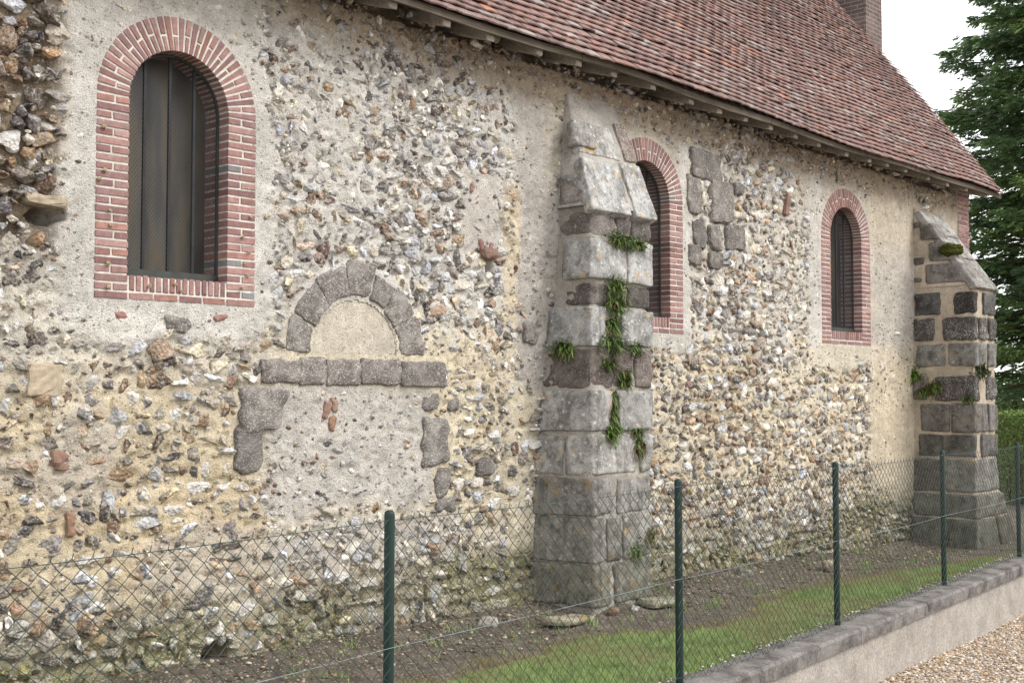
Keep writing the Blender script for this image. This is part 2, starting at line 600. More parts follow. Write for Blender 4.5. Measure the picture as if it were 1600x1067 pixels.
M = dict(
    mortar=mat_mortar('lime_mortar'),
    flint=mat_flint(), grison=mat_grison(), granite=mat_granite(), lichen=mat_lichen_block(),
    joint=mat_mortar('brick_joint_mortar', False, (0.68, 0.64, 0.58), 0.3),
    butt=mat_mortar('buttress_mortar', False, (0.40, 0.37, 0.32), 0.9),
    head=mat_mortar('weathered_head_render', False, (0.47, 0.445, 0.40), 0.9),
    butt2=mat_mortar('sandy_mortar', False, (0.47, 0.40, 0.31), 0.7),
    infill=mat_mortar('cream_render', False, (0.60, 0.545, 0.45), 0.8),
    brick=mat_brick(), tile=mat_tile(),
    fascia=mat_wood('weathered_board', (0.13, 0.107, 0.082)), rafter=mat_wood('old_rafter', (0.34, 0.30, 0.25)),
    iron=mat_plain('dark_iron', (0.030, 0.032, 0.036), 0.55, 0.0),
    frame=mat_plain('window_frame_green', (0.040, 0.046, 0.040), 0.5),
    glass=mat_glass(),
    post=mat_plain('green_fence_paint', (0.006, 0.022, 0.018), 0.45, spec=0.3, var=0.12),
    wire=mat_plain('green_wire', (0.030, 0.050, 0.046), 0.45, spec=0.5, var=0.2),
    wire2=mat_plain('galvanised_wire', (0.20, 0.25, 0.26), 0.4, 0.4),
    soil=mat_ground(), gravel=mat_gravel(),
    concrete=mat_concrete('low_wall_render', (0.40, 0.365, 0.325), (0.29, 0.26, 0.225)),
    coping=mat_concrete('coping_concrete', (0.22, 0.205, 0.19), (0.06, 0.054, 0.05)),
    leaf=mat_leaf('leaf'), needle=mat_leaf('conifer_needles', 0.15),
    bark=mat_wood('bark', (0.12, 0.085, 0.06)),
    shell=mat_plain('snail_shell', (0.34, 0.27, 0.17), 0.5, var=0.4, scale=90),
    felt=mat_plain('roof_boarding', (0.06, 0.048, 0.04), 0.9),
    slab=mat_granite(),
)
M['slab'].name = 'mossy_slab'

# ------------------------------------------------------------------ ground, gravel, lawn base
def ground_z(x, y):
    return -0.02 - 0.10 * sstep(9, 15, np.asarray(x, float)) * sstep(-2.6, -0.6, np.asarray(y, float))


# fence line: posts every 2.55 m, converging slowly on the wall
FP0 = np.array([8.758, -2.295])
FD = np.array([2.5375, 0.2422])
FL = np.linalg.norm(FD)
FU = FD / FL
FN = np.array([-FU[1], FU[0]])          # towards the church


def fpt(s, off, z):                      # s metres along the fence from the post at FP0
    p = FP0 + FU * s + FN * off
    return (p[0], p[1], z)


def gravel_z(s):
    return -0.50 - 0.012 * s


gx = np.unique(np.concatenate([np.linspace(-300, -12, 10), np.linspace(-12, 40, 140), np.linspace(40, 400, 12)]))
so = [-400, -150, -60, -20, -8, -4, -2, -1, -.5, -.17]
gv, gf = [], []
for s in gx:
    for o in so:
        gv.append(fpt(s, o, float(gravel_z(min(max(s, -12), 40))) + 0.012 * math.sin(s * 1.7 + o * 2.1)))
for i in range(len(gx) - 1):
    for j in range(len(so) - 1):
        a = i * len(so) + j
        gf.append((a, a + len(so), a + len(so) + 1, a + 1))
o = mesh_obj('gravel_path', gv, gf, M['gravel'])
o['kind'] = 'structure'

sx = np.unique(np.concatenate([np.linspace(-300, -4, 12), np.arange(-4, 24, 0.11), np.linspace(24, 400, 30)]))
oo = np.unique(np.concatenate([np.linspace(-0.16, 3.4, 34), np.array([5, 9, 20, 60, 150, 400.])]))
S, O = np.meshgrid(sx, oo, indexing='ij')
GX = FP0[0] + FU[0] * S + FN[0] * O
GY = FP0[1] + FU[1] * S + FN[1] * O
GZ = ground_z(GX, GY) + 0.03 * (fbm2(GX * 2.2, GY * 2.2, 5) - 0.5) * sstep(0.1, 0.6, O) - 0.06 * sstep(0.12, -0.02, O)
GZ = GZ + 0.07 * sstep(0.55, 0.0, -GY) * (GX < 17) + 0.05 * sstep(0.35, 0.05, np.hypot(GX - 8.2, GY + .55))
nI, nJ = S.shape
idx = np.arange(nI * nJ).reshape(nI, nJ)
F = np.stack([idx[:-1, :-1].ravel(), idx[1:, :-1].ravel(), idx[1:, 1:].ravel(), idx[:-1, 1:].ravel()], 1)
o = mesh_obj('ground', np.stack([GX.ravel(), GY.ravel(), GZ.ravel()], 1), F, M['soil'], smooth=True)
o['kind'] = 'structure'

# ------------------------------------------------------------------ the church
church = empty('church', (8.0, 0.0, 0.0))
tag(church, 'old flint rubble church with brick-arched windows, buttresses and red tiled roof', 'church')
CH = np.array([8.0, 0.0, 0.0])


def cpart(name, V, F, mat, parent=None, smooth=False, cols=None):
    """part of the church; vertices in world coordinates"""
    V = np.asarray(V, float) - CH
    p = parent if parent is not None else church
    if not isinstance(F, np.ndarray):
        V = [tuple(q) for q in V]
    return mesh_obj(name, V, F, mat, p, smooth, cols)


WINDOWS = [(4.300, 0.590, 'brick-arched window nearest the corner of the frame'), (9.395, 0.590, 'window half hidden by buttress'), (13.373, 0.605, 'far window')]
Z_SILL0, Z_APEX = 2.40, 4.278
RING = 0.222


def in_window(x, z, grow=0.0):
    r = np.zeros(np.broadcast(x, z).shape, bool)
    for xc, hw, _ in WINDOWS:
        R = hw + grow
        zs = Z_APEX - hw
        a = (np.abs(x - xc) < R) & (z > Z_SILL0 - grow) & (z <= zs)
        b = ((x - xc) ** 2 + (z - zs) ** 2 < R * R) & (z > zs)
        r |= a | b
    return r


def win_dist(x, z):
    """signed distance outside the window surrounds (approximate)"""
    d = np.full(np.broadcast(x, z).shape, 9.0)
    for xc, hw, _ in WINDOWS:
        zs = Z_APEX - hw
        dx = np.abs(x - xc) - hw
        dz = np.maximum(Z_SILL0 - z, 0)
        low = np.where(z > zs, np.hypot(x - xc, z - zs) - hw, np.where(dx > 0, np.hypot(dx, dz), np.where(dz > 0, dz, np.maximum(dx, Z_SILL0 - z))))
        d = np.minimum(d, low)
    return d


ARC_X, ARC_Z, ARC_RI, ARC_RO = 5.80, 2.10, 0.425, 0.655


def arch_dist(x, z):
    """distance outside the blocked arch with its lintel"""
    dz = np.maximum(1.86 - z, np.maximum(z - 2.07, 0))
    dl = np.hypot(np.maximum(np.abs(x - 5.83) - 0.885, 0), np.maximum(dz, 0))
    da = np.where(z >= 2.0, np.hypot((x - ARC_X), (z - ARC_Z)) - ARC_RO, 9)
    return np.minimum(dl, da)


# large brown-grey blocks bedded in the flint: cx, cz, half width, half height
GRISON = [(10.38, 4.17, .33, .17), (10.19, 3.83, .15, .19), (10.72, 3.80, .20, .24), (10.30, 3.43, .15, .17), (10.56, 3.44, .12, .14),
          (10.93, 3.45, .21, .14), (10.19, 3.22, .13, .11), (10.58, 3.19, .15, .10),
          (4.97, 1.70, .21, .15), (4.87, 1.44, .13, .19), (6.61, 1.44, .20, .19), (6.69, 1.11, .09, .15), (6.56, 1.74, .12, .07), (6.80, 1.73, .07, .06),
          (4.30, 2.255, .115, .062), (7.74, 2.36, .10, .12), (11.02, 3.98, .10, .07), (6.72, .93, .11, .07), (7.17, 1.22, .12, .07)]


def blob(x, z, cx, cz, rx, rz, soft=0.35):
    d = np.sqrt(((x - cx) / rx) ** 2 + ((z - cz) / rz) ** 2)
    return sstep(1 + soft, 1 - soft, d)


def rect(x, z, x0, x1, z0, z1, s=0.1):
    return sstep(x0 - s, x0 + s, x) * sstep(x1 + s, x1 - s, x) * sstep(z0 - s, z0 + s, z) * sstep(z1 + s, z1 - s, z)


C_WHITE = np.array(srgb(204, 200, 192))
C_GREY = np.array(srgb(190, 184, 176))
C_OCHRE = np.array(srgb(207, 193, 164))
C_CREAM = np.array(srgb(213, 202, 179))
C_PEACH = np.array(srgb(208, 188, 153))
C_BROWN = np.array(srgb(166, 151, 130))
C_MAUVE = np.array(srgb(196, 190, 182))
C_MOSS = np.array(srgb(116, 116, 62))
C_DULL = np.array(srgb(190, 180, 162))


def zones(x, z):
    """mortar colour, relief, stone density and stone character over the wall"""
    wx = x + 0.16 * (fbm2(x * 2.9, z * 2.9, 21) - 0.5)
    wz = z + 0.26 * (fbm2(x * 2.1, z * 2.1, 31) - 0.5)
    n1 = fbm2(x * 1.1, z * 1.5, 41)
    wd = win_dist(wx, wz)
    col = np.zeros(x.shape + (3,)) + C_WHITE
    dens = np.full(x.shape, 0.985)
    relief = np.full(x.shape, 1.0)
    light = np.full(x.shape, 0.54)       # share of pale stones
    size = np.full(x.shape, 1.0)

    def lay(mask, c=None, d=None, r=None, li=None, si=None):
        nonlocal col, dens, relief, light, size
        if c is not None:
            col = col * (1 - mask[..., None]) + c * mask[..., None]
        if d is not None:
            dens = dens * (1 - mask) + d * mask
        if r is not None:
            relief = relief * (1 - mask) + r * mask
        if li is not None:
            light = light * (1 - mask) + li * mask
        if si is not None:
            size = size * (1 - mask) + si * mask
    # left, low: flints in courses in ochre mortar
    lay(rect(wx, wz, -5, 5.0, -1, 2.0, .42), C_OCHRE, .90, .62, .36, 1.14)
    lay(rect(wx, wz, 5.0, 7.9, -1, 2.3, .35), C_CREAM * .6 + C_OCHRE * .4, .84, .8, .5, 1.0)
    lay(rect(wx, wz, 3.0, 5.2, .55, 1.35, .2) * sstep(.42, .6, n1), C_PEACH, .62)
    lay(sstep(.5, .68, n1) * rect(wx, wz, -5, 7.8, .2, 2.3, .2) * .6, C_GREY)
    # right of the buttress
    lay(rect(wx, wz, 8.8, 14.0, -1, 2.25, .30), C_CREAM, .97, .8, .40, .98)
    lay(rect(wx, wz, 8.8, 14.0, 2.35, 4.2, .1), C_WHITE * .7 + C_CREAM * .3, .97, .9, .55, 1.0)
    lay(sstep(.48, .62, n1) * rect(wx, wz, 8.8, 14, .6, 2.5, .2) * .7, C_PEACH * .5 + C_CREAM * .5)
    # plaster under the arch (walled-up doorway)
    lay(rect(wx, wz, 4.98, 6.58, .95, 1.90, .10), C_MAUVE, .34, .55, .6, .75)
    lay(rect(wx, wz, 5.0, 6.9, .5, .9, .1) * .8, C_GREY, .85, .6, .75, .9)
    # plaster round the windows
    lay(sstep(.20, .09, wd), C_WHITE * 1.0, .10, .35)
    lay(rect(wx, wz, 3.47, 3.74, 2.25, 5.2, .05), C_WHITE * .97, .06, .25)
    lay(rect(wx, wz, 3.4, 4.95, 2.20, 2.42, .06), C_WHITE * 1.02, .10, .25)
    lay(rect(wx, wz, 3.5, 4.9, 4.2, 5.2, .1), C_WHITE * .96, .2, .4)
    # left top: large dark flints closely packed
    lay(rect(wx, wz, -5, 3.47, 2.62, 5.2, .10), C_BROWN * .8, 1.0, .9, .28, 1.0)
    lay(rect(wx, wz, -5, 3.5, 2.1, 2.65, .12), C_DULL * .5 + C_WHITE * .5, .9, .9, .5, 1.1)
    # patch of grey plaster, ochre strips left of the buttress
    lay(rect(wx, wz, 6.93, 7.36, 3.02, 3.62, .05), C_GREY * 1.05, .05, .25)
    lay(rect(wx, wz, 7.42, 7.62, 2.35, 3.55, .06) * .8, C_CREAM * .4 + C_PEACH * .6, .35, .6)
    lay(rect(wx, wz, 7.58, 8.2, 1.9, 4.7, .05), C_GREY * .9, .16, .6)
    lay(rect(wx, wz, 7.45, 7.8, .5, 1.9, .06), C_CREAM, .35, .5)
    # above: plaster between buttress head and second window
    lay(rect(wx, wz, 7.95, 10.1, 3.5, 5.2, .1), C_WHITE * .4 + C_DULL * .6, .35, .7)
    lay(rect(wx, wz, 9.95, 10.13, 2.3, 4.5, .03), C_WHITE, .06, .25)
    # far end: smooth render
    lay(rect(wx, wz, 12.2, 17.5, 3.95, 5.2, .2), C_WHITE * .4 + C_DULL * .6, .45, .6)
    lay(rect(wx, wz, 13.98, 17.5, -1, 5.2, .04), C_DULL * 1.08, .05, .35)
    lay(rect(wx, wz, 13.98, 17.5, 2.3, 3.6, .3) * .8, C_GREY * 1.03)
    lay(rect(wx, wz, 13.98, 17.5, .6, 2.3, .25) * .9, C_CREAM * .75 + C_PEACH * .25)
    lay(rect(wx, wz, 12.55, 14.1, 2.15, 2.42, .06), C_CREAM * .7 + C_WHITE * .3, .15, .3)
    lay(rect(wx, wz, 12.50, 12.78, 2.3, 4.4, .05), C_WHITE * 1.02, .10, .3)
    # brown grimy strip under the eaves
    top = sstep(4.30, 4.52, wz + 0.0116 * (x - 6)) * sstep(4.7, 5.3, x + (wz - 4.3) * 0)
    lay(top * .8, C_BROWN, .75, 1.1, .4, .85)
    # foot of the wall: bigger dirty stones, moss
    foot = sstep(.75, .30, wz + .25 * (n1 - .5))
    lay(foot, C_DULL * .85, 1.0, 1.0, .45, 1.15)
    moss = sstep(.62, .16, wz) * (.45 + .65 * sstep(.35, .6, fbm2(x * 1.7, z * 1.7, 51)))
    moss = np.maximum(moss, rect(wx, wz, 6.7, 7.85, -.2, .55, .12))
    moss = np.maximum(moss, rect(wx, wz, 13.2, 15.3, -.3, .55, .15))
    return col, dens, relief, light, size, moss


# ---- place the stones
def inside_holes(x, z):
    return (np.hypot((x - 3.42) / .15, (z - 2.89) / .085) < 1) | (np.hypot((x - 7.22) / .09, (z - 2.89) / .07) < 1) | (np.hypot((x - 4.62) / .13, (z - .09) / .1) < 1)


def blocked(x, z, m=0.0):
    b = in_window(x, z, 0.02 + m) | (arch_dist(x, z) < 0.015 + m) | inside_holes(x, z)
    for cx, cz, hx, hz in GRISON:
        b |= (np.abs(x - cx) < hx + m) & (np.abs(z - cz) < hz + m)
    b |= (x > 8.15 - .09 * (3.45 - z)) & (x < 8.82) & (z < 4.5)
    b |= (x > 15.25) & (x < 15.85) & (z < 4.2)
    return b


cand = []
z = -0.12
row = 0
while z < 4.95:
    big = 0.125
    x = 2.35 + rnd.random() * 0.1
    while x < 16.9:
        s = 0.5 * big * rnd.choice((.55, .75, .9, 1.0, 1.15, 1.35)) * rnd.uniform(.9, 1.1)
        cand.append((x + s, z + rnd.uniform(-.024, .024) + 0.022 * math.sin(x * 1.3 + row), s, 0.5 * 0.108 * rnd.uniform(0.6, 1.18)))
        x += 1.86 * s + rnd.uniform(0.0, 0.016)
    z += 0.100
    row += 1
cand = np.array(cand)
# drop the coursed stones where the big corner flints stand, pack those by themselves
cand = cand[~((cand[:, 0] < 3.46) & (cand[:, 1] > 2.66))]
bigs = []
tries = 0
while tries < 3500:
    tries += 1
    x, z = rnd.uniform(2.3, 3.50), rnd.uniform(2.62, 4.95)
    r = rnd.choice([.105, .09, .075, .06, .05, .04]) * (1.0 if tries < 1500 else .7)
    if all((x - b[0]) ** 2 + (z - b[1]) ** 2 > (0.70 * (r + b[2])) ** 2 for b in bigs):
        bigs.append((x, z, r, r * rnd.uniform(.7, .95)))
cand = np.concatenate([cand, np.array(bigs)])
zc, zd, zr, zl, zsz, zm = zones(cand[:, 0], cand[:, 1])
isbig = np.zeros(len(cand), bool)
isbig[-len(bigs):] = True
keep = (rng.random(len(cand)) < zd) & ~blocked(cand[:, 0], cand[:, 1])
keep |= isbig & ~blocked(cand[:, 0], cand[:, 1], .02)
cand, zc, zl, zsz, zm, zd, isbig = [a[keep] for a in (cand, zc, zl, zsz, zm, zd, isbig)]
SX, SZ = cand[:, 0], cand[:, 1]
SA = cand[:, 2] * np.where(isbig, 1.25, zsz * 1.18) * rng.uniform(.6, 1.3, len(cand))
SB = cand[:, 3] * np.where(isbig, 1.25, zsz * 1.18) * rng.uniform(.6, 1.25, len(cand))
# small chips between them
nf = 34000
fx, fz = rng.uniform(2.35, 16.9, nf), rng.uniform(-.1, 4.9, nf)
fc, fd, fr, fl, fs, fm = zones(fx, fz)
k = (rng.random(nf) < np.clip(fd, .22, .8)) & ~blocked(fx, fz, .01)
fx, fz, fc, fl, fm = fx[k], fz[k], fc[k], fl[k], fm[k]
cell = {}
for i in range(len(SX)):
    cell.setdefault((int(SX[i] / .15), int(SZ[i] / .15)), []).append(i)
ok = np.ones(len(fx), bool)
for j in range(len(fx)):
    ci, cj = int(fx[j] / .15), int(fz[j] / .15)
    for a in (-1, 0, 1):
        for b in (-1, 0, 1):
            for i in cell.get((ci + a, cj + b), ()):
                if ((fx[j] - SX[i]) / SA[i]) ** 2 + ((fz[j] - SZ[i]) / SB[i]) ** 2 < 0.9:
                    ok[j] = False
fx, fz, fc, fl, fm = fx[ok], fz[ok], fc[ok], fl[ok], fm[ok]

PAL_LIGHT = [srgb(*c) for c in [(205, 202, 198), (192, 190, 186), (178, 180, 184), (214, 208, 196), (198, 186, 160), (168, 168, 168), (186, 176, 160), (160, 162, 170)]]
PAL_DARK = [srgb(*c) for c in [(128, 118, 110), (112, 108, 108), (142, 114, 90), (118, 92, 74), (98, 88, 84), (152, 122, 92), (140, 135, 134), (80, 76, 78), (158, 134, 104), (112, 88, 80), (132, 126, 120), (94, 90, 94), (120, 116, 116), (134, 108, 88)]]


def stone_cols(n, light, mort, moss):
    c = np.zeros((n, 3))
    for i in range(n):
        base = np.array(rnd.choice(PAL_LIGHT) if rnd.random() < light[i] else rnd.choice(PAL_DARK))
        t = rnd.random()
        cover = (0.65 if t < .22 else 0.25 if t < .5 else 0.05) * (light[i] if light[i] > .5 else .6)
        base = base * (1 - cover) + mort[i] * cover
        base = base * rnd.uniform(.85, 1.12)
        g = moss[i] * rnd.uniform(.25, .9)
        c[i] = base * (1 - g) + np.array(C_MOSS) * .75 * g
    return c


# ---- stone shapes: chipped lumps
def icosphere(sub):
    import bmesh
    bm = bmesh.new()
    bmesh.ops.create_icosphere(bm, subdivisions=sub, radius=1.0)
    V = np.array([v.co[:] for v in bm.verts])
    F = np.array([[v.index for v in f.verts] for f in bm.faces])
    bm.free()
    return V, F


ICO = {s: icosphere(s) for s in (1, 2, 3, 4)}


def chipped(sub, seed, nplanes=9, front=False):
    r = np.random.default_rng(seed)
    V, F = ICO[sub]
    V = V.copy()
    V *= (0.42 + 0.80 * vnoise(V[:, 0] * 1.3 + seed, V[:, 1] * 1.3, V[:, 2] * 1.3, seed) +   .40 * vnoise(V[:, 0] * 3.1 + seed, V[:, 1] * 3.1, V[:, 2] * 3.1, seed + 9))[:, None]
    for _ in range(nplanes):
        d = r.normal(size=3)
        d /= np.linalg.norm(d)
        h = r.uniform(.42, .85)
        s = V @ d
        V = V - np.outer(np.maximum(s - h, 0), d)
    if front:                                   # knapped faces looking out of the wall
        for _ in range(3):
            d = np.array([r.normal() * .42, -1.0, r.normal() * .42])
            d /= np.linalg.norm(d)
            h = r.uniform(.34, .62)
            V = V - np.outer(np.maximum(V @ d - h, 0), d)
    V += r.normal(size=V.shape) * {1: .05, 2: .035, 3: .026, 4: .014}[sub]
    V = V / np.abs(V).max(0)
    if front:
        V[:, 1] /= -V[:, 1].min()
    return V, F


TPL = {4: [], 3: [], 2: [], 1: []}
for sub, cnt in ((4, 30), (3, 40), (2, 40), (1, 24)):
    for k in range(cnt):
        V, F = chipped(sub, 100 + k * 7 + sub, 7 if k % 3 else 4, True)
        # only the part that can stand out of the wall (front is -y)
        ctr = V[F].mean(1)
        Fk = F[ctr[:, 1] < 0.30]
        used = np.unique(Fk)
        mp = -np.ones(len(V), int)
        mp[used] = np.arange(len(used))
        # patchy colour over the stone: pale rind, darker core
        nz = vnoise(V[:, 0] * 1.6 + k, V[:, 1] * 1.6, V[:, 2] * 1.6, 300 + k)
        nz2 = vnoise(V[:, 0] * 4 + k, V[:, 1] * 4, V[:, 2] * 4, 400 + k)
        tone = 0.58 + 0.85 * nz * (0.6 + 0.8 * nz2)
        if k % 3 == 0:
            tone = np.where(nz > .5, tone * 1.45, tone * .5)
        TPL[sub].append((V[used], mp[Fk], tone[used]))

# depth of relief of each stone
och_zone = (SX < 7.9) & (SZ < 2.25) & (zd > .5)
SOUT = np.where(isbig, rng.uniform(.000, .050, len(SX)), np.where(och_zone, rng.uniform(.008, .034, len(SX)), rng.uniform(-.008, .015, len(SX)))) + .012 * (SZ < .55)
SD = np.maximum(SOUT, 0) + .030
SCOL = stone_cols(len(SX), zl, zc, zm)
DEP = CAM_D = np.hypot(SX - CAM[0], CAM[1])
rank = np.argsort(-(SA * SB / DEP ** 2 * np.where(SOUT > .0, 1, .4)))
indiv = np.zeros(len(SX), bool)
vis = (SX > 3.05) & (SZ > .06) & (SZ < 4.55)
indiv[[i for i in rank if vis[i]][:296]] = True

# ---- mortar surface as a relief
xs = np.concatenate([np.arange(2.3, 9.0, 0.0125), np.arange(9.0, 16.95, 0.021), [16.95]])
zs = np.arange(-0.30, 5.12, 0.0142)
X, Z = np.meshgrid(xs, zs, indexing='ij')
mc, md, mr, ml, msz, mm = zones(X, Z)
H = (fbm2(X * 7, Z * 7, 61, 3) - .5) * .026 * mr + (fbm2(X * 22, Z * 22, 71, 3) - .5) * .030 * mr + (fbm2(X * 55, Z * 55, 81, 2) - .5) * .009 * (.3 + mr)
H += (fbm2(X * .9, Z * .9, 91, 2) - .5) * .05 * sstep(.2, .6, win_dist(X, Z)) * sstep(.05, .3, arch_dist(X, Z))
H -= .012 * mr
H -= .030 * sstep(.60, .74, fbm2(X * 13, Z * 15, 131, 3)) * mr * sstep(.3, .7, md)
H -= .058 * rect(X, Z, -5, 3.43, 2.7, 5.2, .05)
H -= .010 * sstep(.80, .97, md)
H += (fbm2(X * 34, Z * 34, 141, 2) - .5) * .016 * mr


def splat(cx, cz, rx, rz, fn, cond=None):
    i0, i1 = np.searchsorted(xs, [cx - rx, cx + rx])
    j0, j1 = np.searchsorted(zs, [cz - rz, cz + rz])
    if i1 <= i0 or j1 <= j0:
        return
    sub = (slice(i0, i1), slice(j0, j1))
    fn(sub, X[sub], Z[sub])


base_h = H.copy()
for i in range(len(SX)):
    a, b = SA[i] * 1.75, SB[i] * 1.75

    def fn(sub, x, z, i=i, a=a, b=b):
        q = np.sqrt(((x - SX[i]) / a) ** 2 + ((z - SZ[i]) / b) ** 2)
        H[sub] = np.maximum(H[sub], base_h[sub] + (max(SOUT[i], 0) * .4) * sstep(1.0, .5, q))
        # mortar drops away just below the stone
        H[sub] -= .018 * rnd.random() * np.exp(-(((x - SX[i]) / SA[i]) ** 2 + ((z - SZ[i] + SB[i] * 1.25) / (SB[i] * .4)) ** 2))
    splat(SX[i], SZ[i], a, b, fn)
for (cx, cz, rx, rz, dp) in [(3.43, 2.885, .10, .055, .22), (7.235, 2.875, .055, .07, .18), (4.62, .10, .115, .075, .22), (3.70, .9, .02, .03, .05), (5.62, 2.46, .02, .025, .05)]:
    q = np.sqrt(((X - cx) / rx) ** 2 + ((Z - cz) / rz) ** 2) + .5 * (fbm2(X * 18, Z * 18, 7) - .5)
    H -= dp * sstep(1.08, .85, q)
# the mortar meets the brick surrounds flush
wdg = win_dist(X, Z)
t = sstep(.10, .01, wdg)
H = H * (1 - t) + .002 * t
t = sstep(.05, .0, arch_dist(X, Z))
H = H * (1 - t) + (-.004) * t
rec = sstep(-.03, .02, Z - (4.70 - .0105 * (X - 8)))
H = H * (1 - rec) - .20 * rec                 # the wall head steps back under the rafters
mcv = mc * (.86 + .28 * fbm2(X * 3.1, Z * 3.1, 101))[..., None]
mg = (mm * (.4 + .6 * fbm2(X * 9, Z * 9, 111)))[..., None] * .85
mcv = mcv * (1 - mg) + C_MOSS * .8 * mg
nI, nJ = X.shape
idx = np.arange(nI * nJ).reshape(nI, nJ)
quad = np.stack([idx[:-1, :-1], idx[1:, :-1], idx[1:, 1:], idx[:-1, 1:]], -1)
xm, zmid = (X[:-1, :-1] + X[1:, 1:]) / 2, (Z[:-1, :-1] + Z[1:, 1:]) / 2
drop = in_window(xm, zmid, -.03) | (np.hypot(xm - ARC_X, zmid - ARC_Z) < ARC_RI - .02) & (zmid > ARC_Z)
quad = quad[~drop].reshape(-1, 4)
wall = cpart('wall', np.stack([X.ravel(), -H.ravel(), Z.ravel()], 1), quad, M['mortar'], smooth=True, cols=mcv.reshape(-1, 3))
wall['label'] = 'flint rubble wall in pale lime mortar'


def stone_matrix(i):
    ang = rnd.uniform(-.5, .5)
    R = np.array([[math.cos(ang), 0, math.sin(ang)], [0, 1, 0], [-math.sin(ang), 0, math.cos(ang)]])
    return R


# individual stones share a few meshes; the colour of each is its own
tmesh = []
for k, (V, F, tone) in enumerate(TPL[4]):
    me = bpy.data.meshes.new('flint_stone')
    fast_mesh(me, V, F)
    set_cols(me, np.repeat(tone[:, None], 3, 1))
    me.materials.append(M['flint'])
    tmesh.append(me)
bv, bf, bc, nv = [], [], [], 0
cnt = 0
for i in range(len(SX)):
    near = SX[i] < 8.2
    sub = 3 if near else 2
    k = rnd.randrange(len(TPL[sub]))
    R = stone_matrix(i)
    flip = rnd.choice((-1, 1))
    y0 = -(SOUT[i] - SD[i])
    if indiv[i]:
        o = bpy.data.objects.new('stone', tmesh[rnd.randrange(len(tmesh))])
        link(o, wall)
        o.location = (SX[i] - CH[0], y0, SZ[i])
        o.scale = (SA[i], SD[i], SB[i])
        o.rotation_euler = (0, rnd.uniform(-.5, .5), 0)
        o.color = (*SCOL[i], 1)
    else:
        V, F, tone = TPL[sub][k]
        Q = (V * (SA[i] * flip, SD[i], SB[i])) @ R.T + (SX[i], y0, SZ[i])
        bv.append(Q)
        bf.append((F[:, ::-1] if flip < 0 else F) + nv)
        bc.append(tone[:, None] * SCOL[i])
        nv += len(Q)
FCOL = stone_cols(len(fx), fl * .9, fc, fm)
for j in range(len(fx)):
    V, F, tone = TPL[1][rnd.randrange(len(TPL[1]))]
    r = rnd.uniform(.006, .024)
    R = stone_matrix(j)
    Q = (V * (r * rnd.uniform(.8, 1.5), r * .8, r * rnd.uniform(.7, 1.1))) @ R.T + (fx[j], -(rnd.uniform(.001, .013) - r * .8), fz[j])
    bv.append(Q)
    bf.append(F + nv)
    bc.append(tone[:, None] * FCOL[j])
    nv += len(Q)
rub = cpart('flint_rubble', np.concatenate(bv), np.concatenate(bf), M['flint'], wall, cols=np.concatenate(bc))
rub['kind'] = 'stuff'

# brown-grey blocks bedded in the wall
for k, (cx, cz, hx, hz) in enumerate(GRISON):
    hx, hz = hx * .86, hz * .92
    sk = [rnd.uniform(-.25, .25) * hx for _ in range(4)] + [rnd.uniform(-.2, .2) * hz for _ in range(4)]
    yo = -rnd.uniform(.010, .022)
    c = [(cx - hx + sk[0], yo, cz - hz + sk[4]), (cx + hx + sk[1], yo, cz - hz + sk[5]), (cx + hx + sk[1], .12, cz - hz + sk[5]), (cx - hx + sk[0], .12, cz - hz + sk[4]),
         (cx - hx + sk[2], yo, cz + hz + sk[6]), (cx + hx + sk[3], yo, cz + hz + sk[7]), (cx + hx + sk[3], .12, cz + hz + sk[7]), (cx - hx + sk[2], .12, cz + hz + sk[6])]
    V, F = rough_block(c, 12, .020, .020, 15, 500 + k)
    o = cpart('stone_block', V, F, M['grison'], wall, smooth=True)
    t = rnd.uniform(.8, 1.15)
    o.color = (1.16 * t, 1.19 * t, 1.20 * t, 1)
# broken brick bits and ledge stones
for k, (cx, cz, w, h, a, c) in enumerate([(5.53, 1.70, .032, .075, .25, (.27, .17, .13)), (5.60, 1.73, .028, .06, -.1, (.30, .21, .16)), (5.58, 1.60, .035, .06, .3, (.25, .15, .10)),
                                          (7.14, 3.02, .028, .08, -.5, (.27, .15, .14)), (7.24, 3.01, .028, .075, .3, (.27, .15, .14)), (7.02, 3.50, .02, .05, .2, (.33, .22, .19)),
                                          (3.90, 2.30, .05, .024, .1, (.33, .18, .16)), (4.62, 2.32, .06, .022, -.08, (.28, .16, .14)),
                                          (3.39, 2.965, .13, .032, .06, (.36, .30, .22)), (7.20, 2.97, .09, .045, .05, (.22, .14, .11)), (3.58, 1.02, .03, .075, 0, (.26, .16, .11)),
                                          (3.50, 1.41, .05, .06, 0, (.24, .15, .11)), (3.40, 1.89, .11, .10, .05, (.40, .33, .24)), (12.0, 3.93, .04, .13, .2, (.24, .15, .12))]):
    yo = -.045 if k in (8, 9) else -.030 if k >= 10 else -.012
    ca, sa = math.cos(a), math.sin(a)
    P = []
    for zz in (-h, h):
        for (xx, yy) in ((-w, yo), (w, yo), (w, .08), (-w, .08)):
            P.append((cx + xx * ca + zz * sa, yy, cz - xx * sa + zz * ca))
    V, F = rough_block(P, 7, .016, .013, 30, 700 + k)
    o = cpart('brick_fragment' if k < 8 or k == 10 else 'stone_block', V, F, M['brick'], wall)
    o.color = (*c, 1)

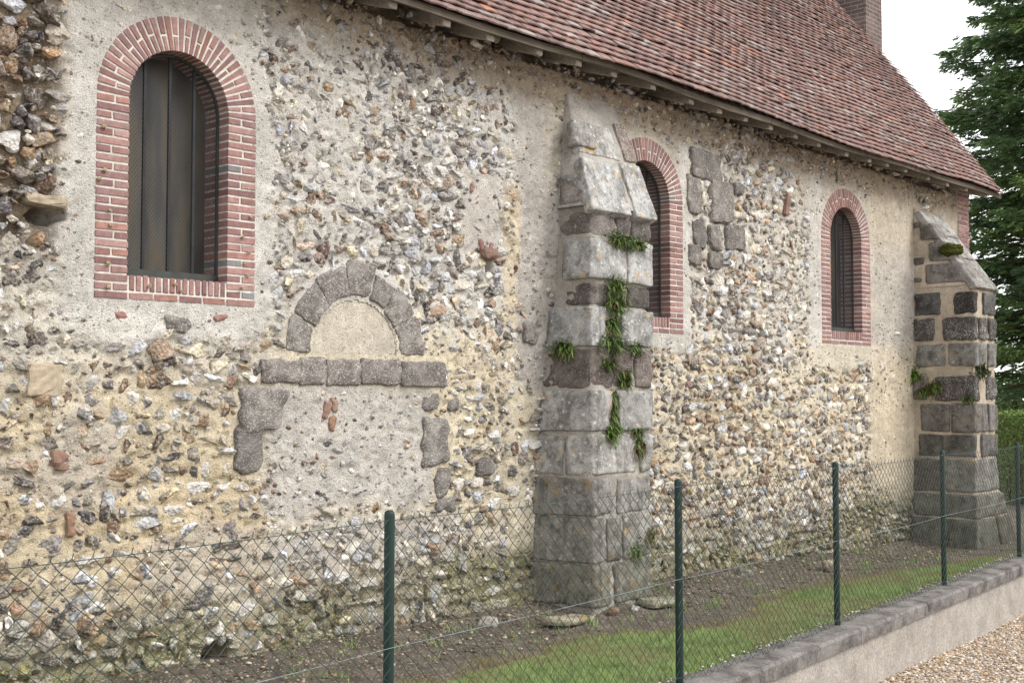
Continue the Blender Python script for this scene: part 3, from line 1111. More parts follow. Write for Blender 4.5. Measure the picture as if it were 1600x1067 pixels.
# ---- blocked arch
n = 40
V = [(ARC_X, .03, ARC_Z - .03)] + [(ARC_X + (ARC_RI + .06) * math.cos(math.pi * i / n), .03, ARC_Z - .03 + (ARC_RI + .06) * math.sin(math.pi * i / n)) for i in range(n + 1)]
ring = 14
vv, ff = [], []
for j in range(ring + 1):
    for i in range(n + 1):
        r = (ARC_RI + .05) * j / ring
        a = math.pi * i / n
        px, pz = ARC_X + r * math.cos(a), ARC_Z - .03 + r * math.sin(a) * 1.02
        vv.append((px, .012 + .014 * (float(fbm2(px * 9, pz * 9, 9)) - .5), pz))
for j in range(ring):
    for i in range(n):
        a = j * (n + 1) + i
        ff.append((a, a + 1, a + n + 2, a + n + 1))
arch = cpart('blocked_arch', vv, [f[::-1] for f in ff], M['infill'], smooth=True)
arch['label'] = 'blocked round arch filled with cream render'
angs = [(179, 154.4), (154, 127.4), (126.6, 99.3), (98.9, 73.3), (72.6, 52.3), (51.7, 29.3), (28.7, 1)]
for k, (a0, a1) in enumerate(angs):
    ri, ro = ARC_RI + rnd.uniform(-.006, .01), ARC_RO + rnd.uniform(-.04, .035)
    a0, a1 = math.radians(a0), math.radians(a1)
    nseg = 1
    yo = -rnd.uniform(.006, .016)
    P = []
    p = lambda r, a, y: (ARC_X + r * math.cos(a), y, ARC_Z + r * math.sin(a) * 1.02)
    P = [p(ri, a0, yo), p(ri, a1, yo), p(ri, a1, .14), p(ri, a0, .14), p(ro, a0, yo), p(ro, a1, yo), p(ro, a1, .14), p(ro, a0, .14)]
    V, F = rough_block(P, 12, .010, .013, 24, 800 + k)
    # bow the stone along the curve
    d = np.hypot(V[:, 0] - ARC_X, V[:, 2] - ARC_Z)
    an = np.arctan2(V[:, 2] - ARC_Z, V[:, 0] - ARC_X)
    am, hw = (a0 + a1) / 2, abs(a0 - a1) / 2
    bow = (1 / np.cos(hw) - 1) * d * np.clip(1 - ((an - am) / hw) ** 2, 0, 1)
    V[:, 0] += np.cos(an) * bow
    V[:, 2] += np.sin(an) * bow
    o = cpart('voussoir', V, F, M['grison'], arch, smooth=True)
    t = rnd.uniform(.8, 1.15)
    o.color = (1.16 * t, 1.19 * t, 1.20 * t, 1)
xl = [4.95, 5.28, 5.52, 5.84, 6.24, 6.72]
for k in range(5):
    x0, x1 = xl[k] - .002, xl[k + 1] + .002
    yo = -.014 - rnd.uniform(0, .012)
    zt = 2.065 + rnd.uniform(-.012, .012) - (.0 if k else .02)
    zb = 1.868 + rnd.uniform(-.006, .01) + (.02 if k == 0 else 0)
    V, F = rough_block(boxv(x0, x1, yo, .15, zb, zt), 8, .012, .014, 17, 820 + k)
    o = cpart('lintel_stone', V, F, M['grison'], arch, smooth=True)
    t = rnd.uniform(.95, 1.1)
    o.color = (1.18 * t, 1.19 * t, 1.20 * t, 1)

# ------------------------------------------------------------------ windows
BRICK_COLS = [(.255, .146, .134), (.235, .134, .124), (.275, .162, .146), (.21, .122, .115), (.25, .154, .142), (.22, .132, .127), (.19, .105, .10), (.285, .182, .162), (.26, .14, .115)]


def brick_col():
    c = rnd.choice(BRICK_COLS)
    t = rnd.uniform(.98, 1.38)
    if rnd.random() < .012:
        return (.17 * t, .165 * t, .17 * t, 1)
    return (c[0] * t, c[1] * t, c[2] * t, 1)


def brick_piece(c8, parent, off):
    """a brick with slightly worn arrises: bevelled hexahedron"""
    c8 = np.asarray(c8, float)
    e = .0022
    ctr = c8.mean(0)
    c8 = c8 + rng.normal(size=c8.shape) * .0011
    # chamfer the front (-y) edge ring
    front = [0, 1, 5, 4]
    back = [3, 2, 6, 7]
    fc = c8[front].mean(0)
    inner = c8[front] + (fc - c8[front]) / np.linalg.norm(fc - c8[front], axis=1, keepdims=True) * e * 2.2
    outer = c8[front] + (c8[back] - c8[front]) / np.linalg.norm(c8[back] - c8[front], axis=1, keepdims=True) * e * 1.5
    V = np.concatenate([inner, outer, c8[back]])
    F = [(0, 1, 2, 3)] + [(i, i + 4, (i + 1) % 4 + 4, (i + 1) % 4) for i in range(4)] + [(i + 4, i + 8, (i + 1) % 4 + 8, (i + 1) % 4 + 4) for i in range(4)]
    o = mesh_obj('brick', [tuple(p) for p in V - off], F, M['brick'], parent)
    o.color = brick_col()
    return o


def build_window(xc, hw, desc):
    zsp = Z_APEX - hw
    ri = hw - RING
    zo = Z_SILL0 + .158                   # bottom of the opening
    # mortar bed of the surround: outline swept into the wall, slightly behind brick faces
    inner, outer = [], []
    N = 48
    zb = Z_SILL0 - .004
    gi, go = .004, -.006

    def contour(R, zbot):
        p = [(xc + R, zbot)] + [(xc + R * math.cos(math.pi * i / N), zsp + R * math.sin(math.pi * i / N)) for i in range(N + 1)] + [(xc - R, zbot)]
        return p
    ci = contour(ri + gi, zo - gi)
    co = contour(hw - go, zb)
    n = len(ci)
    V, F = [], []
    for (a, b) in ci:
        V += [(a, 0.0, b), (a, .40, b)]
    for (a, b) in co:
        V += [(a, -.0005, b)]
    m = 2 * n
    for i in range(n - 1):
        F.append((2 * i, m + i, m + i + 1, 2 * i + 2)[::-1])
        F.append((2 * i, 2 * i + 1, 2 * i + 3, 2 * i + 2)[::-1])
    F.append((0, 2 * n - 2, m + n - 1, m)[::-1])                # below the opening
    F.append((0, 1, 2 * n - 1, 2 * n - 2))                      # sill bed
    off = CH
    win = cpart('window', V, F, M['joint'])
    win['label'] = desc
    j = .0150
    yf = -.006

    def bx(x0, x1, z0, z1, y1=.292, parent=win, y0=None):
        f = (yf if y0 is None else y0) - rnd.uniform(0, .003)
        return brick_piece([(x0, f, z0), (x1, f, z0), (x1, y1, z0), (x0, y1, z0), (x0, f, z1), (x1, f, z1), (x1, y1, z1), (x0, y1, z1)], parent, off)
    nc = 24
    ch = (zsp - Z_SILL0) / nc
    for side in (-1, 1):
        for c in range(nc):
            z0, z1 = Z_SILL0 + c * ch + j / 2, Z_SILL0 + (c + 1) * ch - j / 2
            a, b = (xc - hw, xc - ri) if side < 0 else (xc + ri, xc + hw)
            jx = rnd.uniform(-.004, .004)
            if c % 2 == 0:
                bx(a, b + (jx if side < 0 else 0) * 0, z0, z1)
            else:
                mid = (a + b) / 2 + rnd.uniform(-.014, .014)
                bx(a, mid - j / 2, z0, z1)
                bx(mid + j / 2, b, z0, z1)
    # stretcher course and row of bricks on edge below the opening
    x = xc - ri + j
    z0, z1 = Z_SILL0 + j / 2, Z_SILL0 + ch - j / 2
    nst = 4
    wst = (2 * ri - j) / nst
    for k in range(nst):
        bx(xc - ri + j + k * wst, xc - ri + (k + 1) * wst, z0, z1)
    nr = 15
    wr = (2 * ri - j) / nr
    for k in range(nr):
        bx(xc - ri + j + k * wr, xc - ri + (k + 1) * wr, Z_SILL0 + ch + j / 2, zo + rnd.uniform(-.002, .003), .11)
    # arch
    na = 33
    for k in range(na):
        a0 = math.pi - math.pi * k / na
        a1 = math.pi - math.pi * (k + 1) / na

        def vous(r0, r1):
            f = yf - rnd.uniform(0, .003)
            P = []
            gap0, gap1 = j / 2 * .9 / r0, j / 2 * 1.2 / r1
            for (r, g) in ((r0, gap0), (r1, gap1)):
                l, q = a0 - g, a1 + g
                pl = (xc + r * math.cos(l), zsp + r * math.sin(l))
                pr = (xc + r * math.cos(q), zsp + r * math.sin(q))
                P += [(pl[0], f, pl[1]), (pr[0], f, pr[1]), (pr[0], .292, pr[1]), (pl[0], .292, pl[1])]
            brick_piece(P, win, off)
        if k % 2 == 0:
            vous(ri, hw)
        else:
            mid = (ri + hw) / 2 + rnd.uniform(-.014, .014)
            vous(ri, mid - j / 2)
            vous(mid + j / 2, hw)
    # inner rows of the reveal, behind the guard
    rv = MB()
    # glass
    gy = .280
    pts = contour(ri + .003, zo - .003)
    gl = cpart('pane', [(a, gy, b) for a, b in pts], [tuple(range(len(pts)))], M['glass'], win)
    # frame of the wire guard, following the opening
    gyf = .112
    fr = contour(ri - .012, zo + .012)
    path = [(a, gyf, b) for a, b in fr] + [(fr[0][0], gyf, fr[0][1])]
    v, f = tube_pts(path, .011, 5, False)
    gf_ = cpart('guard_frame', v, f, M['frame'], win)
    v = boxv(xc - ri + .004, xc + ri - .004, .098, .128, zo + .002, zo + .055)
    cpart('guard_rail', v, BOXF, M['frame'], win)
    # upright bars
    for k in (-1, 0, 1):
        bxx = xc + k * ri * .50 + (-.0)
        zt = zsp + math.sqrt(ri ** 2 - (bxx - xc) ** 2) - .01
        cpart('bar', boxv(bxx - .009, bxx + .009, .126, .146, zo + .004, zt), BOXF, M['iron'], win)
    # diagonal wire guard
    wv, wf, nn = [], [], 0
    pit = .0235
    z_lo, z_hi = zo + .02, Z_APEX - RING

    def inside(x, z):
        R = ri - .006
        return abs(x - xc) < R and z > z_lo and (z <= zsp or (x - xc) ** 2 + (z - zsp) ** 2 < R * R)
    for sg in (-1, 1):
        kk = -140
        while kk < 140:
            # line x - xc = sg*(z - zo)*0.75 + kk*pit
            seg = None
            prev = None
            for q in range(121):
                z = z_lo + (z_hi - z_lo) * q / 120
                x = xc + sg * (z - z_lo) * .75 + kk * pit
                if inside(x, z):
                    if prev is None:
                        prev = (x, z)
                    last = (x, z)
                elif prev is not None:
                    break
            if prev is not None and last != prev:
                v, f = tube_pts([(prev[0], .108 + sg * .0008, prev[1]), (last[0], .108 + sg * .0008, last[1])], .0013, 3, False)
                wv += v
                wf += [tuple(i + nn for i in t) for t in f]
                nn += len(v)
            kk += 1
    cpart('wire_guard', wv, wf, M['iron'], win)
    return win


win_labels = ['large near window with wire guard and three upright bars', 'window half hidden behind the buttress', 'window near the far end of the wall']
for (xc, hw, d), lab in zip(WINDOWS, win_labels):
    build_window(xc, hw, lab)

# ------------------------------------------------------------------ buttresses
def lerp_tab(tab, z):
    tab = sorted(tab)
    zz = [t[0] for t in tab]
    return np.array([np.interp(z, zz, [t[i] for t in tab]) for i in range(1, len(tab[0]))])


B1 = [  # z, junction x, corner x, corner y, right x
    (3.46, 8.09, 8.085, -.392, 8.985), (3.18, 8.10, 8.047, -.406, 8.94), (2.77, 8.05, 8.016, -.431, 8.90), (2.44, 7.985, 7.998, -.451, 8.88), (2.03, 7.90, 7.975, -.475, 8.835),
    (1.68, 7.88, 7.948, -.496, 8.80), (1.30, 7.815, 7.919, -.519, 8.75), (.93, 7.798, 7.89, -.541, 8.717), (.56, 7.75, 7.885, -.563, 8.684), (.12, 7.748, 7.87, -.588, 8.646), (-.3, 7.74, 7.86, -.60, 8.62)]
B2 = [(3.30, 15.21, 15.21, -.795, 15.885), (2.75, 15.197, 15.197, -.795, 15.878), (1.95, 15.17, 15.17, -.795, 15.868), (1.12, 15.14, 15.14, -.79, 15.86), (.60, 15.125, 15.125, -.797, 15.865), (.56, 15.11, 15.10, -.815, 15.96), (.2, 15.07, 15.06, -.83, 16.15), (-.3, 15.03, 15.0, -.86, 16.4)]


def butt_pts(tab, z):
    J, cx, cy, R = lerp_tab(tab, z)
    return np.array([J, .03]), np.array([cx, cy]), np.array([R, cy])


def lp(tab, t, z, out=0.0):          # point on the left face
    J, C, R = butt_pts(tab, z)
    p = J * (1 - t) + C * t
    return p + np.array([-1, 0]) * out


def fp(tab, t, z, out=0.0):          # point on the front face
    J, C, R = butt_pts(tab, z)
    return C * (1 - t) + R * t + np.array([0, -1]) * out


def b_block(tab, z0, z1, l0=None, f1=None, f0=0.0, l1=1.0, out=.006):
    """block on a buttress; wraps the corner when both l0 and f1 are given"""
    P = []
    for z in (z0, z1):
        if l0 is not None and f1 is not None:
            A = lp(tab, l0, z, out)
            B = butt_pts(tab, z)[1] + np.array([-out, -out])
            Cc = fp(tab, f1, z, out)
            Dd = A + (Cc - B)
        elif l0 is not None:
            A, B = lp(tab, l0, z, out), lp(tab, l1, z, out)
            Cc, Dd = B + np.array([.3, 0]), A + np.array([.3, 0])
        else:
            B, Cc = fp(tab, f0, z, out), fp(tab, f1, z, out)
            A, Dd = B + np.array([0, .28]), Cc + np.array([0, .28])
        # order: A(left rear) B(left front) C(right front) D(right rear) -> x to the right, y to the back
        P += [(B[0], B[1], z), (Cc[0], Cc[1], z), (Dd[0], Dd[1], z), (A[0], A[1], z)]
    return np.array(P)


def core(tab, zlist, inset0, name, mat, seed, eroded=()):
    V, F = [], []
    n = 0
    for z in zlist:
        inset = inset0 + sum(d for (a, b_, d) in eroded if a < z < b_)
        J, C, R = butt_pts(tab, z)
        ring_ = [J + [inset * .4, .05], None, C + [inset, inset], None, None, R + [-inset, inset], None, np.array([R[0] - inset, .05])]
        pts = []
        seqs = [(ring_[0], ring_[2], 8), (ring_[2], ring_[5], 8), (ring_[5], ring_[7], 6)]
        for a, b, k in seqs:
            for q in range(k):
                pts.append(a + (b - a) * q / k)
        pts.append(ring_[7])
        for p in pts:
            nx = (float(vnoise(p[0] * 12, p[1] * 12, z * 12, seed)) - .5) * .03
            V.append((p[0] + nx * .7, p[1] + nx, z))
        n = len(pts)
    for i in range(len(zlist) - 1):
        for q in range(n - 1):
            a = i * n + q
            F.append((a, a + 1, a + n + 1, a + n))
    F.append(tuple(range((len(zlist) - 1) * n, len(zlist) * n)))
    return cpart(name, V, F, mat, smooth=True)


b1 = core(B1, np.linspace(-.3, 3.468, 64), .014, 'buttress', M['butt'], 3, ((3.17, 3.45, .055), (2.57, 2.77, .035), (1.86, 2.2, .015)))
b1['label'] = 'tall grey stone buttress with plants in its joints'
G, L, K = 'granite', 'grison', 'lichen'
rows1 = [
    (3.17, 3.42, [(L, .0, .42, None), (L, None, .66, .45), (L, None, .98, .70)], -.040, (.85, .85, .85)),
    (2.785, 3.165, [(G, .22, .555, None), (G, None, 1.0, .585)], .012, (1.55, 1.57, 1.58)),
    (2.575, 2.77, [(L, .0, .30, None), (L, None, 1.0, .62)], -.022, (.58, .57, .57)),
    (2.215, 2.565, [(G, .0, .21, None), (G, None, 1.0, .48)], .010, (1.4, 1.42, 1.43)),
    (1.855, 2.205, [(L, .02, .34, None), (L, None, .68, .36), (L, None, 1.0, .71)], -.006, (.78, .74, .73)),
    (1.49, 1.845, [(G, .02, .31, None), (G, None, 1.0, .40)], .012, (1.15, 1.15, 1.14)),
    (1.12, 1.475, [(G, -.05, None, None, .50), (G, .53, .74, None), (G, None, 1.0, .80)], .004, (1.25, 1.24, 1.22)),
    (.79, 1.11, [(G, .0, .30, None), (G, None, 1.0, .40)], .004, (.85, .83, .80)),
    (.40, .78, [(G, -.05, .20, None), (G, None, .48, .23), (G, None, 1.0, .50)], .006, (.82, .80, .74)),
    (.04, .39, [(G, .0, .25, None), (G, None, 1.0, .34)], .010, (.70, .69, .58)),
]
bk = 0


def put_block(tab, z0, z1, spec, out, tint, parent, rad=.013, amp=.008):
    global bk
    m, l0, f1, f0 = spec[:4]
    l1 = spec[4] if len(spec) > 4 else 1.0
    c8 = b_block(tab, z0 + .006, z1 - .006, l0, f1, f0 if f0 is not None else 0.0, l1, out + rnd.uniform(-.006, .008))
    rough = m != 'granite'
    c8 = c8 + rng.normal(size=c8.shape) * (.007, .007, .006)
    V, F = rough_block(c8, 12, rad * (1.3 if rough else 1), amp * (2.4 if rough else 1.5), 11, 900 + bk)
    bk += 1
    o = cpart('stone_block', V, F, M[m], parent, smooth=True)
    t = rnd.uniform(.78, 1.2)
    o.color = (tint[0] * t, tint[1] * t, tint[2] * t, 1)
    return o


for z0, z1, specs, out, tint in rows1:
    for sp in specs:
        put_block(B1, z0, z1, sp, out, tint, b1)

# sloping head of the near buttress
def slope_pt(tab, s, t, z_lo, z_hi, y_hi=0.02, x_top=(8.17, 8.90), lift=0.0):
    """s across the front 0..1, t up the slope 0..1"""
    J, C, R = butt_pts(tab, z_lo)
    lo = np.array([C[0] + (R[0] - C[0]) * s, C[1], z_lo])
    hi = np.array([x_top[0] + (x_top[1] - x_top[0]) * s, y_hi, z_hi])
    p = lo + (hi - lo) * t
    return p + np.array([0, -.93, .37]) * lift


def wedge(tab, z_lo, z_hi, y_hi, x_top, name, mat, parent=None, inset=.015, seed=0):
    nS, nT = 14, 14
    V, F = [], []
    for i in range(nS + 1):
        for j in range(nT + 1):
            p = slope_pt(tab, i / nS, j / nT, z_lo, z_hi, y_hi, x_top, -inset)
            p = p + np.array([0, -1, .4]) * (float(fbm2(p[0] * 8, p[2] * 8, seed)) - .5) * .03
            V.append(p)
    for i in range(nS):
        for j in range(nT):
            a = i * (nT + 1) + j
            F.append((a, a + nT + 1, a + nT + 2, a + 1))
    # side cheeks
    for i, flip in ((0, True), (nS, False)):
        base = len(V)
        for j in range(nT + 1):
            p = V[i * (nT + 1) + j]
            V.append(np.array([p[0], .05, p[2]]))
        for j in range(nT):
            a, b = i * (nT + 1) + j, base + j
            q = (a, b, b + 1, a + 1)
            F.append(q if not flip else q[::-1])
    return cpart(name, V, F, mat, parent, smooth=True)


ZL, ZH = 3.455, 4.52
wedge(B1, ZL, ZH, -.004, (8.20, 8.90), 'sloping_head', M['head'], b1, .012, 5)


def slab(tab, s0, s1, t0, t1, zl, zh, yh, xt, th=.07, proud=.010, mat='granite', tint=(1.3, 1.32, 1.33), parent=None, over=0.0, seed=0):
    P = []
    for lift in (-th, proud):
        for (s, t) in ((s0, t0 - over), (s1, t0 - over), (s1, t1), (s0, t1)):
            P.append(slope_pt(tab, s, t, zl, zh, yh, xt, lift))
    V, F = rough_block(P, 9, .009, .007, 13, 1200 + seed)
    o = cpart('cap_stone', V, F, M[mat], parent, smooth=True)
    o.color = (*tint, 1)
    return o


XT = (8.20, 8.90)
slab(B1, -.02, .60, .0, .40, ZL, ZH, -.012, XT, .09, .006, 'granite', (1.55, 1.58, 1.59), b1, .055, 1)
slab(B1, .67, 1.02, .0, .43, ZL, ZH, -.012, XT, .09, .009, 'granite', (1.62, 1.64, 1.66), b1, .055, 2)
slab(B1, -.015, .70, .45, .74, ZL, ZH, -.006, XT, .07, -.002, 'granite', (1.5, 1.52, 1.5), b1, 0, 3)
slab(B1, .80, 1.02, .46, .80, ZL, ZH, -.012, XT, .07, .008, 'grison', (1.5, 1.42, 1.38), b1, 0, 4)
# squared stones in the left cheek of the head
for k, (t0, t1, za, zb) in enumerate([(.10, .92, 3.47, 3.74), (.30, .62, 3.98, 4.20)]):
    c8 = b_block(B1, za, zb, t0, None, 0, t1, .012)
    c8[4, 1] = c8[5, 1] = c8[4, 1] * .62 if k == 0 else c8[4, 1] * .7
    V, F = rough_block(c8, 8, .02, .006, 13, 1230 + k)
    o = cpart('stone_block', V, F, M['granite'], b1, smooth=True)
    o.color = (1.1, 1.08, 1.06, 1)

b2 = core(B2, np.arange(-.3, 3.30, .06), .012, 'buttress', M['butt2'], 13)
b2['label'] = 'far buttress of dark blocks in sandy mortar'
rows2 = [
    (2.83, 3.12, [(G, .05, None, None, .47), (K, .68, .12, None), (G, None, 1.0, .42)], .004, (.42, .42, .42)),
    (2.50, 2.80, [(K, .05, None, None, .36), (K, .50, .15, None), (K, None, .55, .22), (K, None, 1.0, .66)], .006, (.9, .9, .9)),
    (2.17, 2.47, [(G, .08, None, None, .54), (G, .60, .50, None), (G, None, 1.0, .62)], .004, (.75, .74, .72)),
    (1.73, 2.05, [(L, .0, None, None, .25), (K, .38, .20, None), (K, None, 1.0, .55)], .012, (1.0, 1.0, 1.0)),
    (1.33, 1.70, [(G, .15, None, None, .62), (G, .64, .55, None), (G, None, 1.0, .62)], .006, (.72, .69, .66)),
    (1.02, 1.31, [(G, .12, .10, None), (G, None, 1.0, .32)], .006, (.55, .53, .51)),
    (.58, 1.00, [(L, .0, None, None, .54), (G, .56, 1.0, None)], .006, (.75, .74, .70)),
    (.26, .56, [(G, .05, .98, None)], .008, (.55, .54, .48)),
    (-.15, .25, [(G, .0, .55, None), (L, None, 1.0, .60)], .012, (.55, .55, .46)),
]
for z0, z1, specs, out, tint in rows2:
    for sp in specs:
        put_block(B2, z0, z1, sp, out + .008, tint, b2, .012, .007)
ZL2, ZH2 = 3.215, 4.29
XT2 = (15.25, 15.92)
wedge(B2, ZL2, ZH2, -.01, XT2, 'sloping_head', M['butt2'], b2, .03, 15)
for k, (t0, t1) in enumerate([(0, .33), (.34, .62), (.63, .93)]):
    slab(B2, -.015, 1.03, t0, t1, ZL2, ZH2, -.01, XT2, .08, .012, 'granite', [(1.0, .98, .94), (1.25, 1.24, 1.22), (1.3, 1.3, 1.3)][k], b2, .05 if k == 0 else 0, 20 + k)
for k, (t0, t1, u1, za, zb) in enumerate([(.22, .99, .80, 3.235, 3.50), (.28, .74, .54, 3.53, 3.78), (.15, .48, .32, 3.82, 4.04), (.03, .22, .2, 3.50, 3.60), (.03, .18, .14, 3.26, 3.34), (.04, .14, .12, 4.0, 4.07)]):
    c8 = b_block(B2, za, zb, t0, None, 0, t1, .010)
    c8[4, 1] = c8[5, 1] = -.795 * u1
    V, F = rough_block(c8, 8, .02, .006, 13, 1260 + k)
    o = cpart('stone_block', V, F, M['grison'] if k > 2 else M['granite'], b2, smooth=True)
    o.color = (.78, .74, .73, 1)

# ------------------------------------------------------------------ brick corner at the far end
quoin = cpart('brick_corner', boxv(16.60, 16.945, -.022, .35, -.2, 4.98), BOXF, M['joint'])
z = 2.4
c = 0
while z < 4.96:
    off = .115 if c % 2 else .235
    for (a, b) in ((16.602, 16.602 + off - .006), (16.602 + off + .006, 16.953)):
        brick_piece(boxv(a, b, -.032, .34, z, z + .052), quoin, CH)
    z += .064
    c += 1

# ------------------------------------------------------------------ roof
TAN = 1.31
CS = 1 / math.hypot(1, TAN)
SN = TAN * CS


def eave_z(x):
    return 4.672 - .0105 * (x - 8) + .016 * np.sin(x * .9) + .010 * np.sin(x * 2.3 + 1)


def roof_p(x, s, h=0.0):
    """point s metres up the slope from the eaves, h off the boards"""
    wav = .015 * math.sin(x * .8 + s * .6) + .010 * math.sin(x * 2.1 - s * 1.3)
    y = -.42 + s * CS - (h + wav) * SN
    zz = float(eave_z(x)) + s * SN + (h + wav) * CS
    return (x, y, zz)


RX0, RX1 = 1.8, 17.20
SLOPE = 7.3
V, F = [], []
nx_, ns_ = 46, 20
for i in range(nx_ + 1):
    for j in range(ns_ + 1):
        V.append(roof_p(RX0 + (RX1 - .04 - RX0) * i / nx_, .02 + SLOPE * j / ns_, 0))
for i in range(nx_):
    for j in range(ns_):
        a = i * (ns_ + 1) + j
        F.append((a, a + ns_ + 1, a + ns_ + 2, a + 1))
roof = cpart('roof', V, F, M['felt'])
roof['label'] = 'steep roof of weathered red plain tiles'
TILE_C = [srgb(*c) for c in [(142, 114, 106), (135, 108, 101), (146, 119, 111), (130, 104, 99), (143, 124, 118), (154, 141, 136), (143, 109, 99), (122, 99, 95), (147, 114, 104), (139, 115, 108), (134, 111, 105)]]


def tile_shape(v):
    """one plain tile, lower edge at s=0; local x across, y up the slope, z off the roof"""
    w, l, th = .166, .265, .013
    nseg = 2
    P = []
    for q in range(nseg + 1):
        u = q / nseg - .5
        cam_ = .006 * (1 - (2 * u) ** 2) * (1 if v % 2 else .4)
        for (yy, zz) in ((0, 0), (0, th), (l, th), (l, 0)):
            P.append((u * w * (1 if v != 2 else .96), yy + (.006 * u if v == 1 else 0), zz + cam_))
    F = []
    for q in range(nseg):
        a = q * 4
        F += [(a, a + 4, a + 5, a + 1), (a + 1, a + 5, a + 6, a + 2), (a + 4, a, a + 3, a + 7)]
    F += [(0, 1, 2, 3), (nseg * 4 + 3, nseg * 4 + 2, nseg * 4 + 1, nseg * 4)]
    return np.array(P), F


tile_t = [tile_shape(v) for v in range(4)]
tile_me = []
for v, (P, F) in enumerate(tile_t):
    me = bpy.data.meshes.new('roof_tile')
    me.from_pydata([tuple(p) for p in P], [], F)
    set_cols(me, np.ones((len(P), 3)))
    me.materials.append(M['tile'])
    tile_me.append(me)
tiles = []
GA = .088
for r in range(int(SLOPE / GA)):
    x = RX0 + (.084 if r % 2 else 0)
    rj = rnd.uniform(-.006, .006)
    while x < RX1 - .04:
        tiles.append((x + rnd.uniform(-.003, .003), r * GA + rj + rnd.uniform(-.003, .003) + .012 * math.sin(x * 1.3 + r * .55) + .007 * math.sin(x * 3.7 + r * 2.3), r))
        x += .169
fwd = np.array([.730, .682, .044])
rgt = np.array([.683, -.731, 0])


def on_screen(p):
    d = np.array(p) - CAM
    zz = d @ fwd
    if zz < 1:
        return None
    u = 1900 * (d @ rgt) / zz
    v = 1900 * (d[2] - .044 * zz) / zz
    return (abs(u) < 830 and abs(v) < 560), zz


info = []
for i, (x, s, r) in enumerate(tiles):
    q = on_screen(roof_p(x, s))
    info.append((q[1] if q and q[0] else 999))
near = set(np.argsort(info)[:298])
tb = MB()
for i, (x, s, r) in enumerate(tiles):
    p0 = np.array(roof_p(x, s, .052 + rnd.uniform(-.002, .004) + (.012 if rnd.random() < .03 else 0)))
    p1 = np.array(roof_p(x, s + .265, -.012))
    yv = p1 - p0
    yv /= np.linalg.norm(yv)
    tl = rnd.gauss(0, .008)
    xv = np.array([1, 0, tl])
    xv = xv - yv * (xv @ yv)
    xv /= np.linalg.norm(xv)
    zv = np.cross(xv, yv)
    v = rnd.randrange(4)
    c = np.array(rnd.choice(TILE_C)) * rnd.uniform(.72, .90) * (.80 + .4 * float(fbm2(np.array(x * .9), np.array(s * .9), 77)))
    if rnd.random() < .012:
        c = np.array(srgb(158, 112, 94)) * rnd.uniform(.8, 1.1)
    if i in near:
        o = bpy.data.objects.new('tile', tile_me[v])
        link(o, roof)
        m = Matrix([[xv[k], yv[k], zv[k], (p0 - CH)[k]] for k in range(3)] + [[0, 0, 0, 1]])
        o.matrix_local = m
        o.color = (*c, 1)
    else:
        P, F = tile_t[v]
        tb.add(P @ np.array([xv, yv, zv]) + p0 - CH, F, c)
o = tb.build('tile_field', M['tile'], roof)
o['kind'] = 'stuff'
# eaves board and rafters
nb = 5
xe = np.linspace(RX0, RX1 - .06, nb + 1)
for k in range(nb):
    V, F = [], []
    n = 12
    for i in range(n + 1):
        x = xe[k] + .004 + (xe[k + 1] - xe[k] - .008) * i / n
        ze = float(eave_z(x)) + rnd.uniform(-.003, .003)
        V += [(x, -.414, ze - .026), (x, -.412, ze + .034), (x, -.385, ze + .034), (x, -.388, ze - .026)]
    for i in range(n):
        for q in range(4):
            a, b = i * 4 + q, i * 4 + (q + 1) % 4
            F.append((a, b, b + 4, a + 4)[::-1])
    F += [(0, 1, 2, 3), (n * 4 + 3, n * 4 + 2, n * 4 + 1, n * 4)]
    cpart('eaves_board', V, F, M['fascia'], roof)
x = 2.2
while x < 17.1:
    w = .042
    P = []
    e0, lean = float(eave_z(x)), rnd.uniform(-.05, .05)
    for up in (0, .095):
        for (xx, y, dz) in ((x - w, -.372, -.070), (x + w, -.372, -.070), (x + w + lean, .25, .13), (x - w + lean, .25, .13)):
            P.append((xx, y, e0 + dz + up + rnd.uniform(-.006, .006)))
    V, F = rough_block(P, 4, .012, .008, 12, int(x * 100))
    cpart('rafter', V, F, M['rafter'], roof)
    x += rnd.uniform(.46, .66)
# gable, rear slope and rear wall so that the building closes
RIDGE_Y = -.42 + SLOPE * CS
RIDGE_Z = 4.62 + SLOPE * SN
cpart('gable_wall', [(16.94, .05, -.3), (16.94, 2 * RIDGE_Y, -.3), (16.94, 2 * RIDGE_Y, 4.9), (16.94, RIDGE_Y, RIDGE_Z - .35), (16.94, .05, 4.95)], [(0, 1, 2, 3, 4)], M['butt2'])
cpart('rear_wall', boxv(2.0, 16.9, 2 * RIDGE_Y - .3, 2 * RIDGE_Y, -.3, 4.9), BOXF, M['butt2'])
cpart('rear_roof_slope', [(RX0, RIDGE_Y, RIDGE_Z), (RX1, RIDGE_Y, RIDGE_Z - .1), (RX1, 2 * RIDGE_Y + .4, 4.5), (RX0, 2 * RIDGE_Y + .4, 4.6)], [(0, 1, 2, 3)], M['felt'], roof)
# barge tiles at the verge: undercloak board
P = []
for (xx, s, h) in ((RX1 - .10, .0, -.05), (RX1 - .05, .0, -.05), (RX1 - .05, SLOPE, -.05), (RX1 - .10, SLOPE, -.05), (RX1 - .10, .0, .0), (RX1 - .05, .0, .0), (RX1 - .05, SLOPE, .0), (RX1 - .10, SLOPE, .0)):
    P.append(roof_p(xx, s, h))
cpart('verge_board', P, BOXF, M['fascia'], roof)

